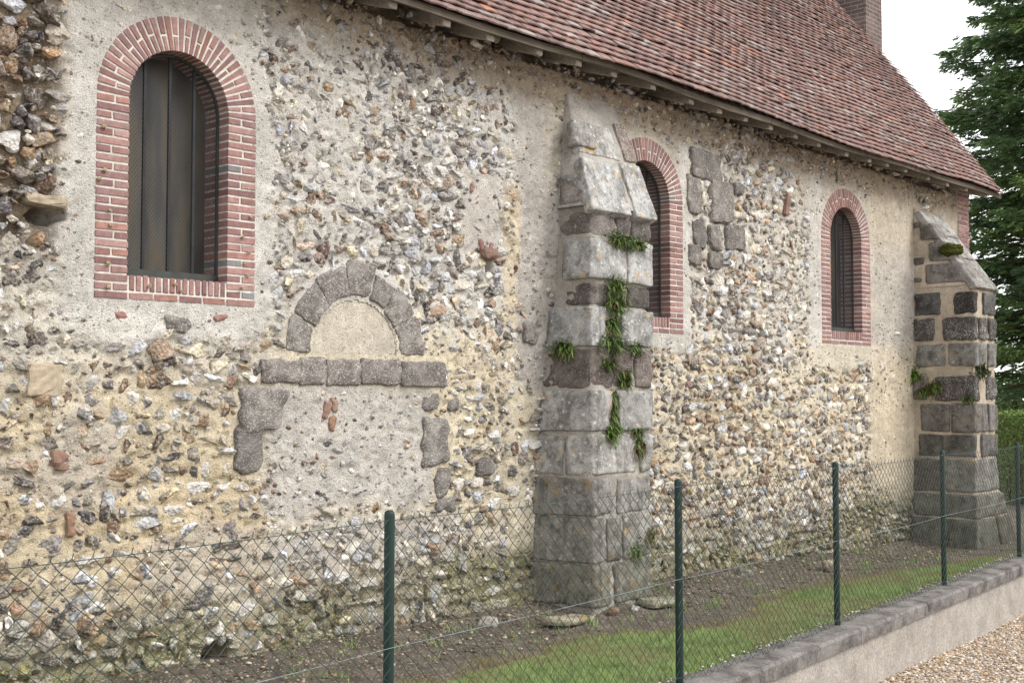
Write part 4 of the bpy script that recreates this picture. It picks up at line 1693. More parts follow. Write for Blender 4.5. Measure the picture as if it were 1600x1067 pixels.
# ------------------------------------------------------------------ brick tower behind the gable
def mat_tower():
    m, nt, b = new_mat('tower_brick')
    g = NT(nt)
    bt = g.n('ShaderNodeTexBrick')
    bt.inputs['Scale'].default_value = 1.0
    bt.inputs['Brick Width'].default_value = .23
    bt.inputs['Row Height'].default_value = .07
    bt.inputs['Mortar Size'].default_value = .008
    bt.inputs['Color1'].default_value = (.11, .080, .073, 1)
    bt.inputs['Color2'].default_value = (.145, .108, .098, 1)
    bt.inputs['Mortar'].default_value = (.25, .21, .19, 1)
    sp = g.n('ShaderNodeSeparateXYZ')
    g.l(g.pos, sp.inputs[0])
    cb = g.n('ShaderNodeCombineXYZ')
    g.l(g.math('ADD', sp.outputs[0], sp.outputs[1]), cb.inputs[0])
    g.l(sp.outputs[2], cb.inputs[1])
    g.l(cb.outputs[0], bt.inputs['Vector'])
    c = g.mix(1.0, bt.outputs['Color'], g.ramp(g.noise(3, 4), [(.3, .75), (.7, 1.15)]), 'MULTIPLY')
    g.l(c, b.inputs['Base Color'])
    g.bump(bt.outputs['Fac'], b, -.01, 1)
    return m


TB = mat_tower()
tw = MB()
tw.add(boxv(18.05, 18.61, 2.05, 3.4, -.3, 15) - CH, BOXF)
tower = tw.build('brick_tower', TB, church)
tw = MB()
tw.add(boxv(17.86, 18.04, 2.50, 3.4, -.3, 15) - CH, BOXF)
tw.build('tower_pilaster', TB, tower)

# ------------------------------------------------------------------ ferns, tufts and moss on the masonry
def tuft(name, P, n, ln, droop, label, cat='plant', group=None, cols=((.055, .10, .022), (.09, .15, .035), (.12, .17, .05)), nrm=(0, -1, 0), width=.008, spread=1.0):
    mb = MB()
    P = np.array(P, float)
    N = np.array(nrm, float)
    for k in range(int(n * 3.2)):
        a = rnd.uniform(0, 2 * math.pi)
        out = N * rnd.uniform(.25, 1.0)
        side = np.cross(N, [0, 0, 1])
        side /= np.linalg.norm(side)
        d = out + side * math.cos(a) * .8 * spread + np.array([0, 0, 1]) * (math.sin(a) * .6 + .25)
        d /= np.linalg.norm(d)
        L_ = ln * rnd.choice((.25, .35, .5, .65, .9))
        w = width * rnd.uniform(.5, 1.1)
        b = P + side * rnd.gauss(0, ln * .38 * spread) + np.array([0, 0, rnd.gauss(0, ln * .26)])
        sd_ = np.cross(d, [.2, .1, 1])
        sd_ /= np.linalg.norm(sd_)
        v = []
        for q, (t, ww) in enumerate(((0, .5), (.35, 1.0), (.7, .8), (1.0, .08))):
            c = b + d * L_ * t + np.array([0, 0, -droop * L_ * t * t])
            v += [c - sd_ * w * ww, c + sd_ * w * ww]
        cc = np.array(rnd.choice(cols)) * rnd.uniform(.6, 1.5) * (1.3 if rnd.random() < .3 else 1)
        if rnd.random() < .08:
            cc = np.array((.16, .11, .05))
        mb.add(np.array(v) - P, [(0, 1, 3, 2), (2, 3, 5, 4), (4, 5, 7, 6)], cc)
    o = mb.build(name, M['leaf'])
    o.location = P
    return tag(o, label, cat, group)


def b1f(t, z, out=.0):
    p = fp(B1, t, z, out)
    return (p[0], p[1], z)


def b1l(t, z, out=.0):
    p = lp(B1, t, z, out)
    return (p[0], p[1], z)


GRP = 'plants rooted in the near buttress'
tuft('fern_tuft', b1f(.45, 3.165, .01), 90, .12, .5, 'low green fern tuft in the joint just under the buttress head', 'fern', GRP, spread=1.9)
tuft('fern_tuft', b1f(.75, 3.155, .01), 50, .10, .5, 'small fern tuft at the right end of the uppermost plant ledge', 'fern', GRP, spread=1.2)
tuft('fern_tuft', b1f(.40, 2.74, .0), 80, .13, .4, 'bushy fern directly below the pair of pale grey blocks', 'fern', GRP, spread=1.2)
tuft('fern_tuft', b1f(.38, 2.60, .0), 110, .14, .5, 'largest dense green fern filling the wide gap beside the big grey block', 'fern', GRP, spread=1.3)
tuft('fern_tuft', b1f(.34, 2.42, -.01), 70, .13, .6, 'hanging fern in the upright joint left of the rounded pale block', 'fern', GRP, spread=.8)
tuft('fern_tuft', b1f(.32, 2.25, .0), 90, .14, .5, 'wide fern tuft at the foot of the big corner block', 'fern', GRP, spread=1.5)
tuft('fern_tuft', b1l(.42, 2.21, .01), 55, .13, .6, 'yellow-green fern on the left cheek of the near buttress', 'fern', GRP, ((.10, .16, .03), (.14, .20, .05), (.08, .13, .03)), (-1, -.2, 0))
tuft('fern_tuft', b1f(.70, 2.21, .0), 40, .10, .5, 'small dark fern under the rounded pale block', 'fern', GRP, spread=1.2)
tuft('fern_tuft', b1f(.26, 2.06, .0), 50, .11, .4, 'fern tuft on the face of the reddish block course', 'fern', GRP, ((.10, .15, .04), (.07, .11, .03)), spread=1.4)
tuft('fern_tuft', b1f(.52, 1.95, .0), 60, .12, .6, 'fern hanging between two reddish blocks', 'fern', GRP, spread=.9)
tuft('fern_tuft', b1f(.36, 1.78, -.01), 50, .10, .8, 'narrow dark fern in the upright joint between two grey blocks', 'fern', GRP, spread=.5)
tuft('fern_tuft', b1f(.35, 1.63, -.01), 40, .09, .8, 'sparse fern halfway down the upright joint between two grey blocks', 'fern', GRP, spread=.5)
tuft('fern_tuft', b1f(.30, 1.485, .01), 70, .13, .4, 'bright green fern at the foot of the grey corner block', 'fern', GRP, ((.09, .16, .03), (.13, .20, .05)), spread=.9)
tuft('fern_tuft', b1f(.74, 1.48, .0), 45, .10, .5, 'dark fern above the narrow right-hand block', 'fern', GRP, spread=1.0)
tuft('fern_tuft', b1f(.78, 1.36, .0), 55, .10, .9, 'browning fern hanging down the joint of the narrow right-hand block', 'fern', GRP, ((.08, .10, .03), (.12, .11, .04)), spread=.7)
tuft('fern_tuft', b1f(.70, .46, .0), 35, .12, .4, 'pale green fern low on the near buttress behind the fence', 'fern', GRP, ((.12, .18, .06), (.16, .22, .08)))
tuft('fern_tuft', b1f(.95, .58, .0), 45, .10, .7, 'olive moss tuft at the right edge of the near buttress', 'fern', GRP, ((.10, .10, .03), (.13, .12, .04)))
G2 = 'plants rooted in the far buttress'


def b2l(t, z, out=.01):
    p = lp(B2, t, z, out)
    return (p[0], p[1], z)


tuft('fern_tuft', b2l(.02, 2.06, .02), 60, .15, .4, 'bright green fern where the far buttress meets the plastered wall', 'fern', G2, ((.12, .19, .03), (.09, .15, .03)), (-1, -.3, 0), .011)
tuft('fern_tuft', b2l(.24, 1.86, .01), 40, .13, .7, 'drooping light fern left of the white-crusted block', 'fern', G2, ((.11, .15, .05), (.09, .12, .04)), (-1, -.3, 0), .010)
tuft('fern_tuft', b2l(.38, 1.92, .02), 45, .13, .5, 'yellow-green fern at the left end of the white-crusted block', 'fern', G2, ((.14, .19, .04), (.10, .15, .03)), (-1, -.3, 0), .010)
tuft('fern_tuft', b2l(.93, 1.76, .02), 35, .10, .5, 'small fern at the lower right of the white-crusted block', 'fern', G2, ((.08, .13, .03), (.06, .10, .025)), (-1, -.3, 0), .009)
p_ = fp(B2, .35, 2.08, .01)
tuft('fern_tuft', (p_[0] - .1, p_[1], 2.09), 110, .15, .2, 'bushy dark green plant on the front corner of the far buttress', 'fern', G2, ((.05, .07, .03), (.08, .10, .045)), (-.5, -.8, 0), .011)

V, F = icosphere(5)
for (P, sc, lab) in ((tuple(slope_pt(B2, .06, .42, 3.215, 4.29, -.01, (15.25, 15.92), .01)), (.12, .13, .075), 'round dark green moss cushion on the slope of the far buttress'),):
    q = V * (.55 + .7 * vnoise(V[:, 0] * 2, V[:, 1] * 2, V[:, 2] * 2, 77) + .3 * vnoise(V[:, 0] * 7, V[:, 1] * 7, V[:, 2] * 7, 78) + .22 * vnoise(V[:, 0] * 19, V[:, 1] * 19, V[:, 2] * 19, 79))[:, None] * np.array(sc)
    o = mesh_obj('moss_cushion', q, F, mat_plain('moss', (.052, .058, .014), .95, var=.75, scale=75, spec=.05), smooth=True)
    o.location = P
    tag(o, lab, 'moss')

# snails on the near window
def snail_shell():
    path, rad = [], []
    for k in range(22):
        t = k / 21
        a = t * 4.6 * math.pi / 2 * 1.6
        r = .0075 * (1 - t) + .0006
        path.append((r * math.cos(a), -.004 - .010 * t, r * math.sin(a)))
        rad.append(.0066 * (1 - t) + .0012)
    return tube_pts(path, rad, 6)


sv, sf = snail_shell()
sme = bpy.data.meshes.new('snail')
sme.from_pydata(sv, [], sf)
sme.materials.append(M['shell'])
SN_L = ['left jamb, fourth from the top', 'left jamb, fifth from the top', 'left jamb, second from the bottom', 'left jamb, lowest', 'bricks on edge below the left bar', 'bricks on edge below the middle bar', 'bottom course below the middle bar', 'right jamb, second from the top', 'right jamb, third from the top', 'right jamb, fourth from the top', 'right jamb, fifth from the top', 'right jamb, lowest', 'right jamb, topmost', 'left jamb, topmost', 'left jamb edge, second from the top', 'left jamb edge, third from the top']
for si, (x, z) in enumerate([(3.80, 2.95), (3.81, 2.86), (3.79, 2.62), (3.80, 2.47), (4.08, 2.50), (4.27, 2.52), (4.31, 2.48), (4.78, 2.88), (4.84, 2.78), (4.80, 2.70), (4.83, 2.62), (4.78, 2.53), (4.85, 3.02), (3.75, 3.47), (3.76, 3.20), (3.73, 3.14)]):
    o = bpy.data.objects.new('snail', sme)
    link(o)
    o.location = (x, -.012, z)
    o.rotation_euler = (0, rnd.uniform(0, 6), 0)
    s = rnd.uniform(.9, 1.35)
    o.scale = (s, s, s)
    tag(o, 'small brown snail on the near window surround: ' + SN_L[si], 'snail', 'snails on the near window surround')

# ------------------------------------------------------------------ low wall with coping
lw = empty('low_wall', fpt(0, 0, -.5))
tag(lw, 'low rendered concrete wall with coping that carries the wire fence', 'wall')
LW = np.array(fpt(0, 0, -.5))
n = 60
V, F = [], []
ss = np.linspace(-14, 24, n + 1)
for s in ss:
    for (o_, z) in ((-.165, -1.2), (-.165, -.105), (.075, -.105), (.075, -.6)):
        V.append(np.array(fpt(s, o_, z)) - LW)
for i in range(n):
    for q in range(3):
        a = i * 4 + q
        F.append((a, a + 4, a + 5, a + 1))
mesh_obj('wall_face', V, F, M['concrete'], lw)
s = -14.0
k = 0
while s < 24:
    e = s + 2.0
    nn = 14
    V, F = [], []
    prof = [(-.200, -.112), (-.205, -.020), (-.190, .000), (-.05, .004), (.06, .002), (.095, -.006), (.10, -.10)]
    for i in range(nn + 1):
        t = s + .003 + (e - s - .006) * i / nn
        for q, (o_, z) in enumerate(prof):
            j1 = (float(vnoise(t * 9, q * 3.1, 0, 9)) - .5) * .007
            V.append(np.array(fpt(t, o_ + j1, z + j1 * .5)) - LW)
    m_ = len(prof)
    for i in range(nn):
        for q in range(m_):
            a, b = i * m_ + q, i * m_ + (q + 1) % m_
            F.append((a, a + m_, b + m_, b))
    F += [tuple(range(m_)), tuple(range((nn + 1) * m_ - 1, nn * m_ - 1, -1))]
    mesh_obj('coping_slab', V, F, M['coping'], lw)
    s = e
    k += 1

# ------------------------------------------------------------------ chain-link fence
fence = empty('chain_link_fence', fpt(0, 0, 0))
tag(fence, 'dark green chain-link fence on round posts along the low wall', 'fence')
FO = np.array(fpt(0, 0, 0))
PH = 1.278
prof = [(.0245, -.05), (.0245, PH - .022), (.0215, PH - .009), (.012, PH - .001), (.0, PH)]
pv, pf = [], []
sg = 14
for r, z in prof[:-1]:
    for q in range(sg):
        a = 2 * math.pi * q / sg
        pv.append((r * math.cos(a), r * math.sin(a), z))
pv.append((0, 0, PH))
for i in range(len(prof) - 2):
    for q in range(sg):
        q2 = (q + 1) % sg
        pf.append((i * sg + q, i * sg + q2, (i + 1) * sg + q2, (i + 1) * sg + q))
b = (len(prof) - 2) * sg
for q in range(sg):
    pf.append((b + q, b + (q + 1) % sg, len(pv) - 1))
pme = bpy.data.meshes.new('post')
pme.from_pydata(pv, [], pf)
pme.materials.append(M['post'])
pme.polygons.foreach_set('use_smooth', np.ones(len(pme.polygons), bool))
for k in range(-3, 5):
    o = bpy.data.objects.new('post', pme)
    link(o, fence)
    o.location = np.array(fpt(k * FL + (.10 if k == -1 else .012 if k == -2 else .02), 0, 0)) - FO
    o.rotation_euler = (rnd.uniform(-.004, .004), rnd.uniform(-.004, .004), rnd.random())


def seg_prisms(A, B, r):
    """many thin three-sided wires at once"""
    A, B = np.asarray(A), np.asarray(B)
    d = B - A
    d = d / np.linalg.norm(d, axis=1, keepdims=True)
    ref = np.tile([0.0, 0, 1], (len(A), 1))
    ref[np.abs(d[:, 2]) > .95] = (1, 0, 0)
    u = np.cross(d, ref)
    u /= np.linalg.norm(u, axis=1, keepdims=True)
    w = np.cross(d, u)
    V = []
    for P in (A, B):
        for a in (0, 2.0944, 4.1888):
            V.append(P + (u * math.cos(a) + w * math.sin(a)) * r)
    V = np.stack(V, 1).reshape(-1, 3)
    base = np.arange(len(A))[:, None] * 6
    F = np.concatenate([base + np.array([q]) for q in ((0, 1, 4, 3), (1, 2, 5, 4), (2, 0, 3, 5))])
    return V, F


CW, CHH = .081, .074           # width and height of one mesh diamond
ZT, ZB = 1.232, .035
for bay in range(-3, 4):
    A, B = [], []
    s0, s1 = bay * FL, (bay + 1) * FL
    k0, k1 = int(math.ceil(s0 / (CW / 2))), int(math.floor(s1 / (CW / 2)))
    sag = lambda s: -.010 * math.sin(math.pi * (s - s0) / FL)
    for k in range(k0, k1):
        j = 0
        z = ZT + .022
        prev = None
        nrow = int((ZT + .03 - ZB) / (CHH / 2))
        for q in range(nrow + 1):
            zz = ZT + .006 - q * CHH / 2
            ss_ = (k + ((q + k) % 2)) * CW / 2
            jit = .0035 * math.sin(k * 12.9 + q * 4.1)
            wob = .012 * math.sin(ss_ * 1.7 + zz * 3.0) + .006 * math.sin(ss_ * 4.3 - zz * 5)
            p = np.array(fpt(ss_ + jit, -.024 + wob * .8 + (.0016 if q % 2 else -.0016), zz + sag(ss_) + jit * .6)) - FO
            if prev is not None:
                A.append(prev)
                B.append(p)
            else:
                # twisted wire end above the top strand
                A.append(p)
                B.append(p + np.array([FU[0] * .006, FU[1] * .006, .020]))
            prev = p
    V, F = seg_prisms(A, B, .0019)
    mesh_obj('wire_mesh', V, F, M['wire'], fence)
for z, mt, rr in ((1.232, 'wire', .0018), (.66, 'wire2', .0016), (.05, 'wire', .0016)):
    path = []
    for q in range(0, 141):
        s = -3 * FL + 7 * FL * q / 140
        ph = (s / FL) % 1.0
        path.append(np.array(fpt(s, -.027 + .010 * math.sin(s * 1.7 + z * 3.0), z - .010 * math.sin(math.pi * ph))) - FO)
    v, f = tube_pts(path, rr, 4)
    mesh_obj('tension_wire', v, f, M[mt], fence)

# ------------------------------------------------------------------ lawn
def lawn_edge(x):
    return np.interp(x, [2, 5.1, 6.4, 7.0, 7.6, 8.2, 8.8, 9.3, 10, 11.1, 12.5, 13.6, 15, 17], [-1.25, -1.22, -1.12, -1.05, -1.30, -1.55, -1.50, -1.20, -1.08, -1.02, -1.08, -1.22, -1.35, -1.5]) + .10 * (fbm2(np.asarray(x) * 3.1, np.asarray(x) * 0, 3) - .5) * 2


nb = 190000
gx_ = rng.uniform(2.8, 17.5, nb)
go_ = rng.uniform(.085, 1.75, nb)
s_ = (gx_ - FP0[0]) / FU[0]
bx_ = FP0[0] + FU[0] * s_ + FN[0] * go_
by_ = FP0[1] + FU[1] * s_ + FN[1] * go_
ed = lawn_edge(bx_) + .22 * (fbm2(bx_ * 4, by_ * 4, 15) - .5) + .16 * (fbm2(bx_ * 16, by_ * 16, 16, 2) - .5)
k = (by_ < ed) | ((by_ < ed + .12) & (rng.random(nb) < .12)) | ((rng.random(nb) < .006) & (by_ < -.2))
bx_, by_, ed = bx_[k], by_[k], ed[k]
nb = len(bx_)
wc = rng.uniform((3.2, -1.25), (16.0, -.06), (150, 2))
wx_ = np.repeat(wc, 22, 0) + rng.normal(0, .035, (150 * 22, 2))
nw = len(wx_)
bx_, by_ = np.concatenate([bx_, wx_[:, 0]]), np.concatenate([by_, np.minimum(wx_[:, 1], -.04)])
ed = np.concatenate([ed, by_[nb:] + .35])
nb = len(bx_)
tall = np.ones(nb)
tall[-nw:] = rng.uniform(.9, 2.0, nw)
dry = sstep(.28, .02, ed - by_) * .9
patch = fbm2(bx_ * 1.6, by_ * 1.6, 25)
dry = np.clip(dry + .75 * sstep(.56, .70, patch), 0, 1)
dry = np.maximum(dry, .8 * sstep(13.2, 14.6, bx_))
bz_ = ground_z(bx_, by_) + .03 * (fbm2(bx_ * 2.2, by_ * 2.2, 5) - .5) - .006 + .07 * sstep(.55, 0, -by_)
hh = rng.uniform(.018, .055, nb) * (.55 + 1.1 * fbm2(bx_ * 11, by_ * 11, 45, 2)) * (1 - .45 * dry) * tall
az = rng.uniform(0, 2 * math.pi, nb)
wd_ = rng.uniform(.0018, .0042, nb)
ln_ = rng.normal(0, .016, (nb, 2))
b0 = np.stack([bx_ - np.cos(az) * wd_, by_ - np.sin(az) * wd_, bz_], 1)
b1_ = np.stack([bx_ + np.cos(az) * wd_, by_ + np.sin(az) * wd_, bz_], 1)
tp = np.stack([bx_ + ln_[:, 0], by_ + ln_[:, 1], bz_ + hh], 1)
V = np.stack([b0, b1_, tp], 1).reshape(-1, 3)
F = np.arange(3 * nb).reshape(-1, 3)
gcol = np.array([(.25, .33, .115)]) * rng.uniform(.7, 1.35, (nb, 1)) + rng.uniform(0, .02, (nb, 3))
gcol = gcol * (.7 + .6 * fbm2(bx_ * .9, by_ * .9, 35))[:, None] * (.45 + 1.1 * fbm2(bx_ * 17, by_ * 17, 36, 2))[:, None]
dcol = np.array([(.30, .235, .12)]) * rng.uniform(.7, 1.2, (nb, 1))
pick = (rng.random(nb) < dry * .9)[:, None]
gcol = np.where(pick, dcol, gcol)
o = mesh_obj('grass', V, F, M['leaf'], cols=np.repeat(gcol, 3, 0))
o['kind'] = 'stuff'
o['label'] = 'short green lawn strip between fence and church'

# turf bed below the blades (dull green-brown thatch)
m, nt, b = new_mat('thatch')
g = NT(nt)
c = g.ramp(g.noise(8, 5, .7), [(.3, (.09, .14, .04)), (.7, (.19, .21, .08))])
c = g.mix(1.0, c, g.ramp(g.noise(120, 3), [(.3, .6), (.7, 1.3)]), 'MULTIPLY')
g.l(c, b.inputs['Base Color'])
tx = np.arange(2.8, 17.4, .08)
V, F = [], []
nT = 12
for x in tx:
    e = float(lawn_edge(x)) - .03
    ylo = FP0[1] + FD[1] / FD[0] * (x - FP0[0]) + .10
    for j in range(nT + 1):
        y = ylo + (e - ylo) * j / nT
        V.append((x, y, float(ground_z(x, y)) + .03 * (float(fbm2(np.array(x * 2.2), np.array(y * 2.2), 5)) - .5) + (.004 if j < nT else -.02)))
for i in range(len(tx) - 1):
    for j in range(nT):
        a = i * (nT + 1) + j
        F.append((a, a + nT + 1, a + nT + 2, a + 1))
o = mesh_obj('lawn', V, F, m, smooth=True)
o['kind'] = 'structure'

# ------------------------------------------------------------------ loose stones and leaves
def scatter(name, pts, sizes, cols, mat, sub=1):
    bv, bf, bc, n = [], [], [], 0
    full = [chipped(sub, 3000 + k, 4) for k in range(12)]
    for p, s, c in zip(pts, sizes, cols):
        V, F = full[rnd.randrange(12)]
        a = rnd.uniform(0, 6.28)
        R = np.array([[math.cos(a), -math.sin(a), 0], [math.sin(a), math.cos(a), 0], [0, 0, 1]])
        bv.append((V * (s * rnd.uniform(.8, 1.4), s, s * rnd.uniform(.45, .8))) @ R.T + p)
        bf.append(F + n)
        bc.append(np.broadcast_to(c, (len(V), 3)) * rnd.uniform(.8, 1.2))
        n += len(V)
    o = mesh_obj(name, np.concatenate(bv), np.concatenate(bf), mat, cols=np.concatenate(bc))
    o['kind'] = 'stuff'
    return o


PEB = [srgb(*c) for c in [(196, 180, 156), (176, 158, 134), (160, 138, 112), (206, 196, 180), (186, 160, 128), (148, 124, 104), (214, 204, 190), (170, 140, 110), (190, 176, 164)]]
pts, sz, cl = [], [], []
for _ in range(17000):
    s = rnd.uniform(-2.6, 6.2)
    o_ = -.17 - 3.2 * rnd.random() ** 1.3
    q = on_screen(fpt(s, o_, gravel_z(s)))
    if not q or not q[0]:
        continue
    pts.append(np.array(fpt(s, o_, gravel_z(s) + .012 * math.sin(s * 1.7 + o_ * 2.1) + rnd.uniform(.0, .006))))
    sz.append(rnd.uniform(.007, .017))
    cl.append(rnd.choice(PEB))
m_peb, nt, b = new_mat('pebble')
g = NT(nt)
g.l(g.mix(1.0, g.attr(), g.ramp(g.noise(60, 4), [(.3, .75), (.7, 1.2)]), 'MULTIPLY'), b.inputs['Base Color'])
scatter('gravel', pts, sz, cl, m_peb)['label'] = 'buff gravel in front of the low wall'
pts, sz, cl = [], [], []
for _ in range(2400):
    x = rnd.uniform(3, 16.5)
    y = -abs(rnd.gauss(0, .55)) - .03
    if y < float(lawn_edge(x)) + .02:
        continue
    pts.append(np.array((x, y, float(ground_z(x, y)) + .005 + .07 * float(sstep(.55, 0, -y)))))
    sz.append(rnd.choice([.006, .008, .012, .018]) * rnd.uniform(.8, 1.3))
    cl.append(rnd.choice([srgb(120, 106, 88), srgb(100, 86, 70), srgb(148, 134, 112), srgb(88, 76, 64), srgb(170, 158, 138)]))
for _ in range(900):
    s = rnd.uniform(-6, 9)
    p = fpt(s, rnd.gauss(.115, .025), rnd.uniform(-.012, .002))
    pts.append(np.array(p))
    sz.append(rnd.uniform(.005, .013))
    cl.append(rnd.choice([srgb(190, 184, 172), srgb(150, 140, 126), srgb(206, 202, 194), srgb(110, 98, 84)]))
scatter('pebble_litter', pts, sz, cl, m_peb)['label'] = 'loose pebbles and crumbs on the bare soil'
# dead leaves and twigs
mb = MB()
for _ in range(1900):
    x = rnd.uniform(3.5, 16)
    y = -abs(rnd.gauss(0, .5)) - .1
    if y < float(lawn_edge(x)) - .05:
        continue
    z = float(ground_z(x, y)) + .012 + .07 * float(sstep(.55, 0, -y)) + .01 * rnd.random()
    a, s = rnd.uniform(0, 6.28), rnd.uniform(.006, .022)
    ca, sa = math.cos(a) * s, math.sin(a) * s
    t = rnd.uniform(-.4, .4) * s
    w = rnd.uniform(.2, .6)
    mb.add([(x - ca, y - sa, z), (x + sa * w, y - ca * w, z + t + .004), (x + ca, y + sa, z + abs(t)), (x - sa * w, y + ca * w, z + .003)], [(0, 1, 2, 3)], np.array(rnd.choice([(.16, .12, .08), (.24, .19, .13), (.11, .085, .06), (.28, .24, .17)])))
o = mb.build('leaf_litter', M['leaf'])
o['kind'] = 'stuff'
o['label'] = 'dry leaf litter along the foot of the wall'
# flat mossy footing stones by the near buttress
for k, (x, y, w, d, h, rz, lab) in enumerate([
        (7.45, -.66, .26, .12, .035, .12, 'flat pale mossy footing slab left of the near buttress'),
        (8.62, -.70, .22, .12, .04, -.15, 'flat mossy footing slab right of the near buttress'),
        (8.22, -.74, .06, .05, .04, .6, 'broken white flint lump at the foot of the near buttress'),
        (7.98, -.70, .06, .06, .05, .2, 'small brown stone below the near buttress corner'),
        (6.9, -.30, .09, .08, .06, .5, 'pale round stone lying at the mossy foot of the wall'),
        (11.9, -.55, .12, .09, .07, .3, 'pale loose stone on bare soil below the far window'),
        (10.6, -.30, .09, .08, .07, .9, 'grey loose stone at the wall foot between the buttresses')]):
    V, F = rough_block(boxv(-w, w, -d, d, -h * .6, h), 8, .035, .014, 12, 1500 + k)
    o = mesh_obj('footing_stone', V, F, M['slab'], smooth=True)
    o.location = (x, y, float(ground_z(x, y)) + .03)
    o.rotation_euler = (rnd.uniform(-.08, .08), rnd.uniform(-.08, .08), rz)
    o.color = [(1.1, 1.02, .78, 1), (1.0, .98, .75, 1), (1.7, 1.68, 1.6, 1), (.8, .55, .4, 1), (1.5, 1.45, 1.3, 1), (1.35, 1.2, .95, 1), (1.0, 1.0, .9, 1)][k]
    tag(o, lab, 'stone')

# ------------------------------------------------------------------ conifer, hedge and shrub beyond the church
def conifer(P, height, radius, label):
    root = empty('conifer', P)
    tag(root, label, 'tree')
    v, f = tube_pts([(0, 0, 0), (.05, .02, height * .3), (0, .05, height * .65), (.02, 0, height)], [.34, .26, .14, .02], 9)
    mesh_obj('trunk', v, f, M['bark'], root, True)
    limbs = MB()
    bv, bc = [], []
    z = 2.55
    while z < height - .3:
        t = z / height
        R = radius * (1.0 if t < .45 else max(.06, 1 - ((t - .45) / .55) ** 1.25)) * (.78 + .22 * min(1, z / 2.5))
        nb_ = rnd.randint(6, 8)
        a0 = rnd.uniform(0, 6.28)
        for k in range(nb_):
            a = a0 + 6.283 * k / nb_ + rnd.uniform(-.35, .35)
            L_ = R * rnd.uniform(.72, 1.12)
            d = np.array([math.cos(a), math.sin(a), 0])
            sd_ = np.array([-d[1], d[0], 0])
            jz = rnd.uniform(-.2, .2)
            rise, sag_ = rnd.uniform(.05, .3), rnd.uniform(.35, .6)
            path = []
            for q in range(7):
                u = q / 6
                path.append(d * L_ * u + np.array([0, 0, z + jz + L_ * (rise * u - sag_ * u * u * .75 + .16 * u ** 4)]))
            vv_, ff_ = tube_pts(path, [.035 * (1 - q / 7) + .006 for q in range(7)], 4, False)
            limbs.add(vv_, ff_)
            hue = np.array(rnd.choice([(.034, .054, .024), (.042, .066, .027), (.032, .050, .026), (.052, .076, .028)])) * 3.3
            nsp = int(34 + 62 * L_)
            u = rng.random(nsp) ** .62
            pa = np.array(path)
            c = np.stack([np.interp(u * 6, np.arange(7), pa[:, q]) for q in range(3)], 1)
            side = rng.normal(0, .30, nsp) * L_ * (1.12 - u) * .62
            c = c + sd_ * side[:, None] + d * rng.normal(0, .06, nsp)[:, None]
            c[:, 2] += -np.abs(side) * .35 + rng.normal(0, .05, nsp)
            dirn = d * rng.uniform(.5, 1.1, nsp)[:, None] + sd_ * (np.sign(side) * rng.uniform(0, .9, nsp))[:, None]
            dirn[:, 2] += rng.uniform(-.55, .15, nsp)
            dirn /= np.linalg.norm(dirn, axis=1, keepdims=True)
            lat = np.cross(dirn, [0, 0, 1.0])
            lat /= np.linalg.norm(lat, axis=1, keepdims=True) + 1e-6
            lat[:, 2] += rng.uniform(-.35, .35, nsp)
            ln = rng.uniform(.13, .30, nsp)[:, None]
            tint = hue * rng.uniform(.7, 1.4, nsp)[:, None] * np.where(rng.random(nsp) < .25, 1.6, 1.0)[:, None]
            for (off_, an, sc) in ((0, 0, 1.0), (.15, .7, .62), (.15, -.7, .62), (.45, .6, .5), (.45, -.6, .5)):
                b_ = c + dirn * ln * off_
                dd = dirn * math.cos(an) + lat * math.sin(an)
                dd[:, 2] += rng.uniform(-.22, .05, nsp)
                wv = np.cross(dd, np.stack([lat[:, 1], -lat[:, 0], np.full(nsp, .9)], 1))
                wv = wv / (np.linalg.norm(wv, axis=1, keepdims=True) + 1e-6) * ln * .085
                mid = b_ + dd * ln * sc * .5
                bv.append(np.stack([b_, mid + wv, b_ + dd * ln * sc, mid - wv], 1))
                bc.append(tint)
        z += rnd.uniform(.15, .26) * (1 if z < 10.8 else 2.2)
    V = np.concatenate(bv).reshape(-1, 3)
    F = np.arange(len(V)).reshape(-1, 4)
    limbs.build('branches', M['bark'], root)['kind'] = 'stuff'
    mesh_obj('crown', V, F, M['needle'], root, cols=np.repeat(np.concatenate(bc), 4, 0))
    return root


conifer((26.4, 1.5, -.3), 17.0, 2.75, 'tall dark green conifer with drooping sprays beyond the church end')


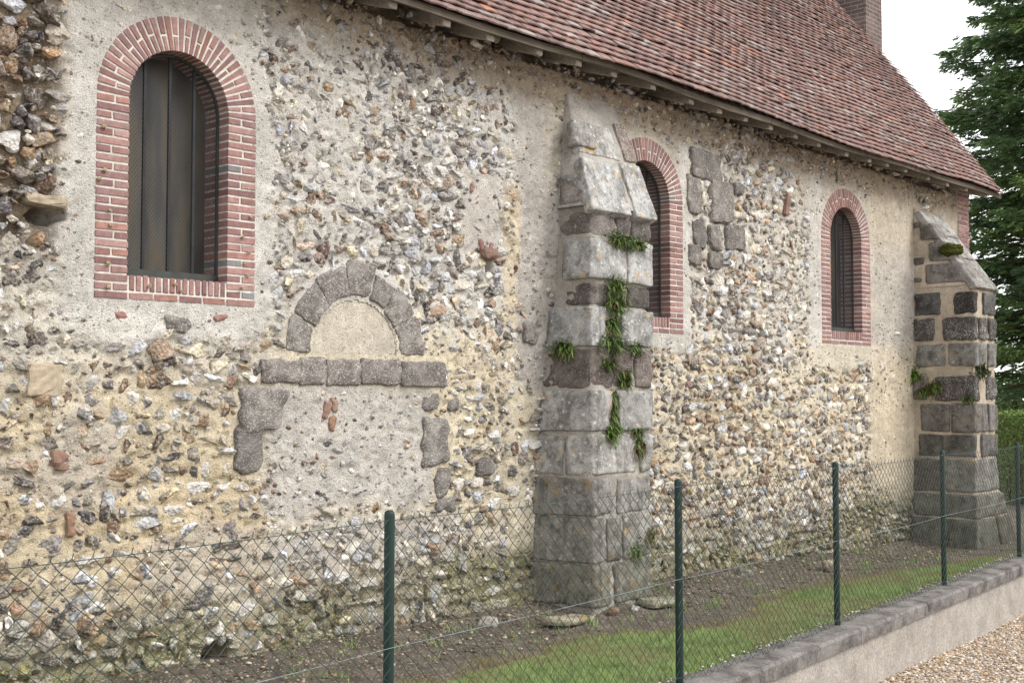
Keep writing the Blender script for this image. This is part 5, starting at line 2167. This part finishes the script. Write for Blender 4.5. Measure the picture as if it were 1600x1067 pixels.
def leafy(name, P, dims, n, label, cat, cols, leaf=.05, box=True, stems=True):
    root = empty(name, P)
    tag(root, label, cat)
    bv, bc = [], []
    dims = np.array(dims, float)
    for _ in range(n):
        if box:
            p = np.array([rnd.uniform(-1, 1), rnd.uniform(-1, 1), rnd.uniform(0, 1)])
            ax = rnd.randrange(4)
            dep = abs(rnd.gauss(0, .05))
            if ax < 2:
                p[ax] = rnd.choice((-1, 1)) * (1 - dep)
            elif ax == 2:
                p[2] = 1 - dep * .5
        else:
            d = np.array([rnd.gauss(0, 1), rnd.gauss(0, 1), rnd.gauss(0, 1)])
            d /= np.linalg.norm(d)
            p = d * (rnd.uniform(.55, 1.05))
            p[2] = p[2] * .5 + .5
        c = p * dims
        c = c + np.array([rnd.gauss(0, .02), rnd.gauss(0, .02), rnd.gauss(0, .03)])
        dd = np.array([rnd.gauss(0, 1), rnd.gauss(0, 1), rnd.gauss(.4, .8)])
        dd /= np.linalg.norm(dd)
        sd_ = np.cross(dd, [rnd.gauss(0, 1), rnd.gauss(0, 1), rnd.gauss(0, 1)])
        sd_ /= np.linalg.norm(sd_) + 1e-6
        l = leaf * rnd.uniform(.6, 1.4)
        bv.append((c, c + dd * l * .5 + sd_ * l * .3, c + dd * l, c + dd * l * .5 - sd_ * l * .3))
        bc.append(np.array(rnd.choice(cols)) * rnd.uniform(.7, 1.3))
    V = np.array(bv).reshape(-1, 3)
    mesh_obj('foliage', V, np.arange(len(V)).reshape(-1, 4), M['leaf'], root, cols=np.repeat(np.array(bc), 4, 0))
    st = MB()
    for _ in range(60):
        x, y = rnd.uniform(-.9, .9) * dims[0], rnd.uniform(-.9, .9) * dims[1]
        h = dims[2] * rnd.uniform(.6, .95)
        k_ = .6 if not box else 1
        v, f = tube_pts([(x * k_, y * k_, -.1), (x * k_ + rnd.gauss(0, .05), y * k_ + rnd.gauss(0, .05), h * .5), (x + rnd.gauss(0, .1), y + rnd.gauss(0, .1), h)], [.02, .014, .006], 4, False)
        st.add(v, f)
    st.build('stems', M['bark'], root)
    return root


leafy('hedge', (22.2, .35, -.25), (.55, 1.15, 1.72), 26000, 'clipped green hedge with browned face beyond the far buttress', 'hedge', [(.18, .29, .07), (.22, .35, .09), (.17, .25, .07), (.15, .12, .07)], .05)
leafy('shrub', (28.6, 3.4, -.25), (2.2, 2.0, 2.62), 16000, 'light green rounded shrub behind the clipped hedge', 'shrub', [(.17, .27, .09), (.22, .32, .11), (.13, .21, .07)], .11, box=False)
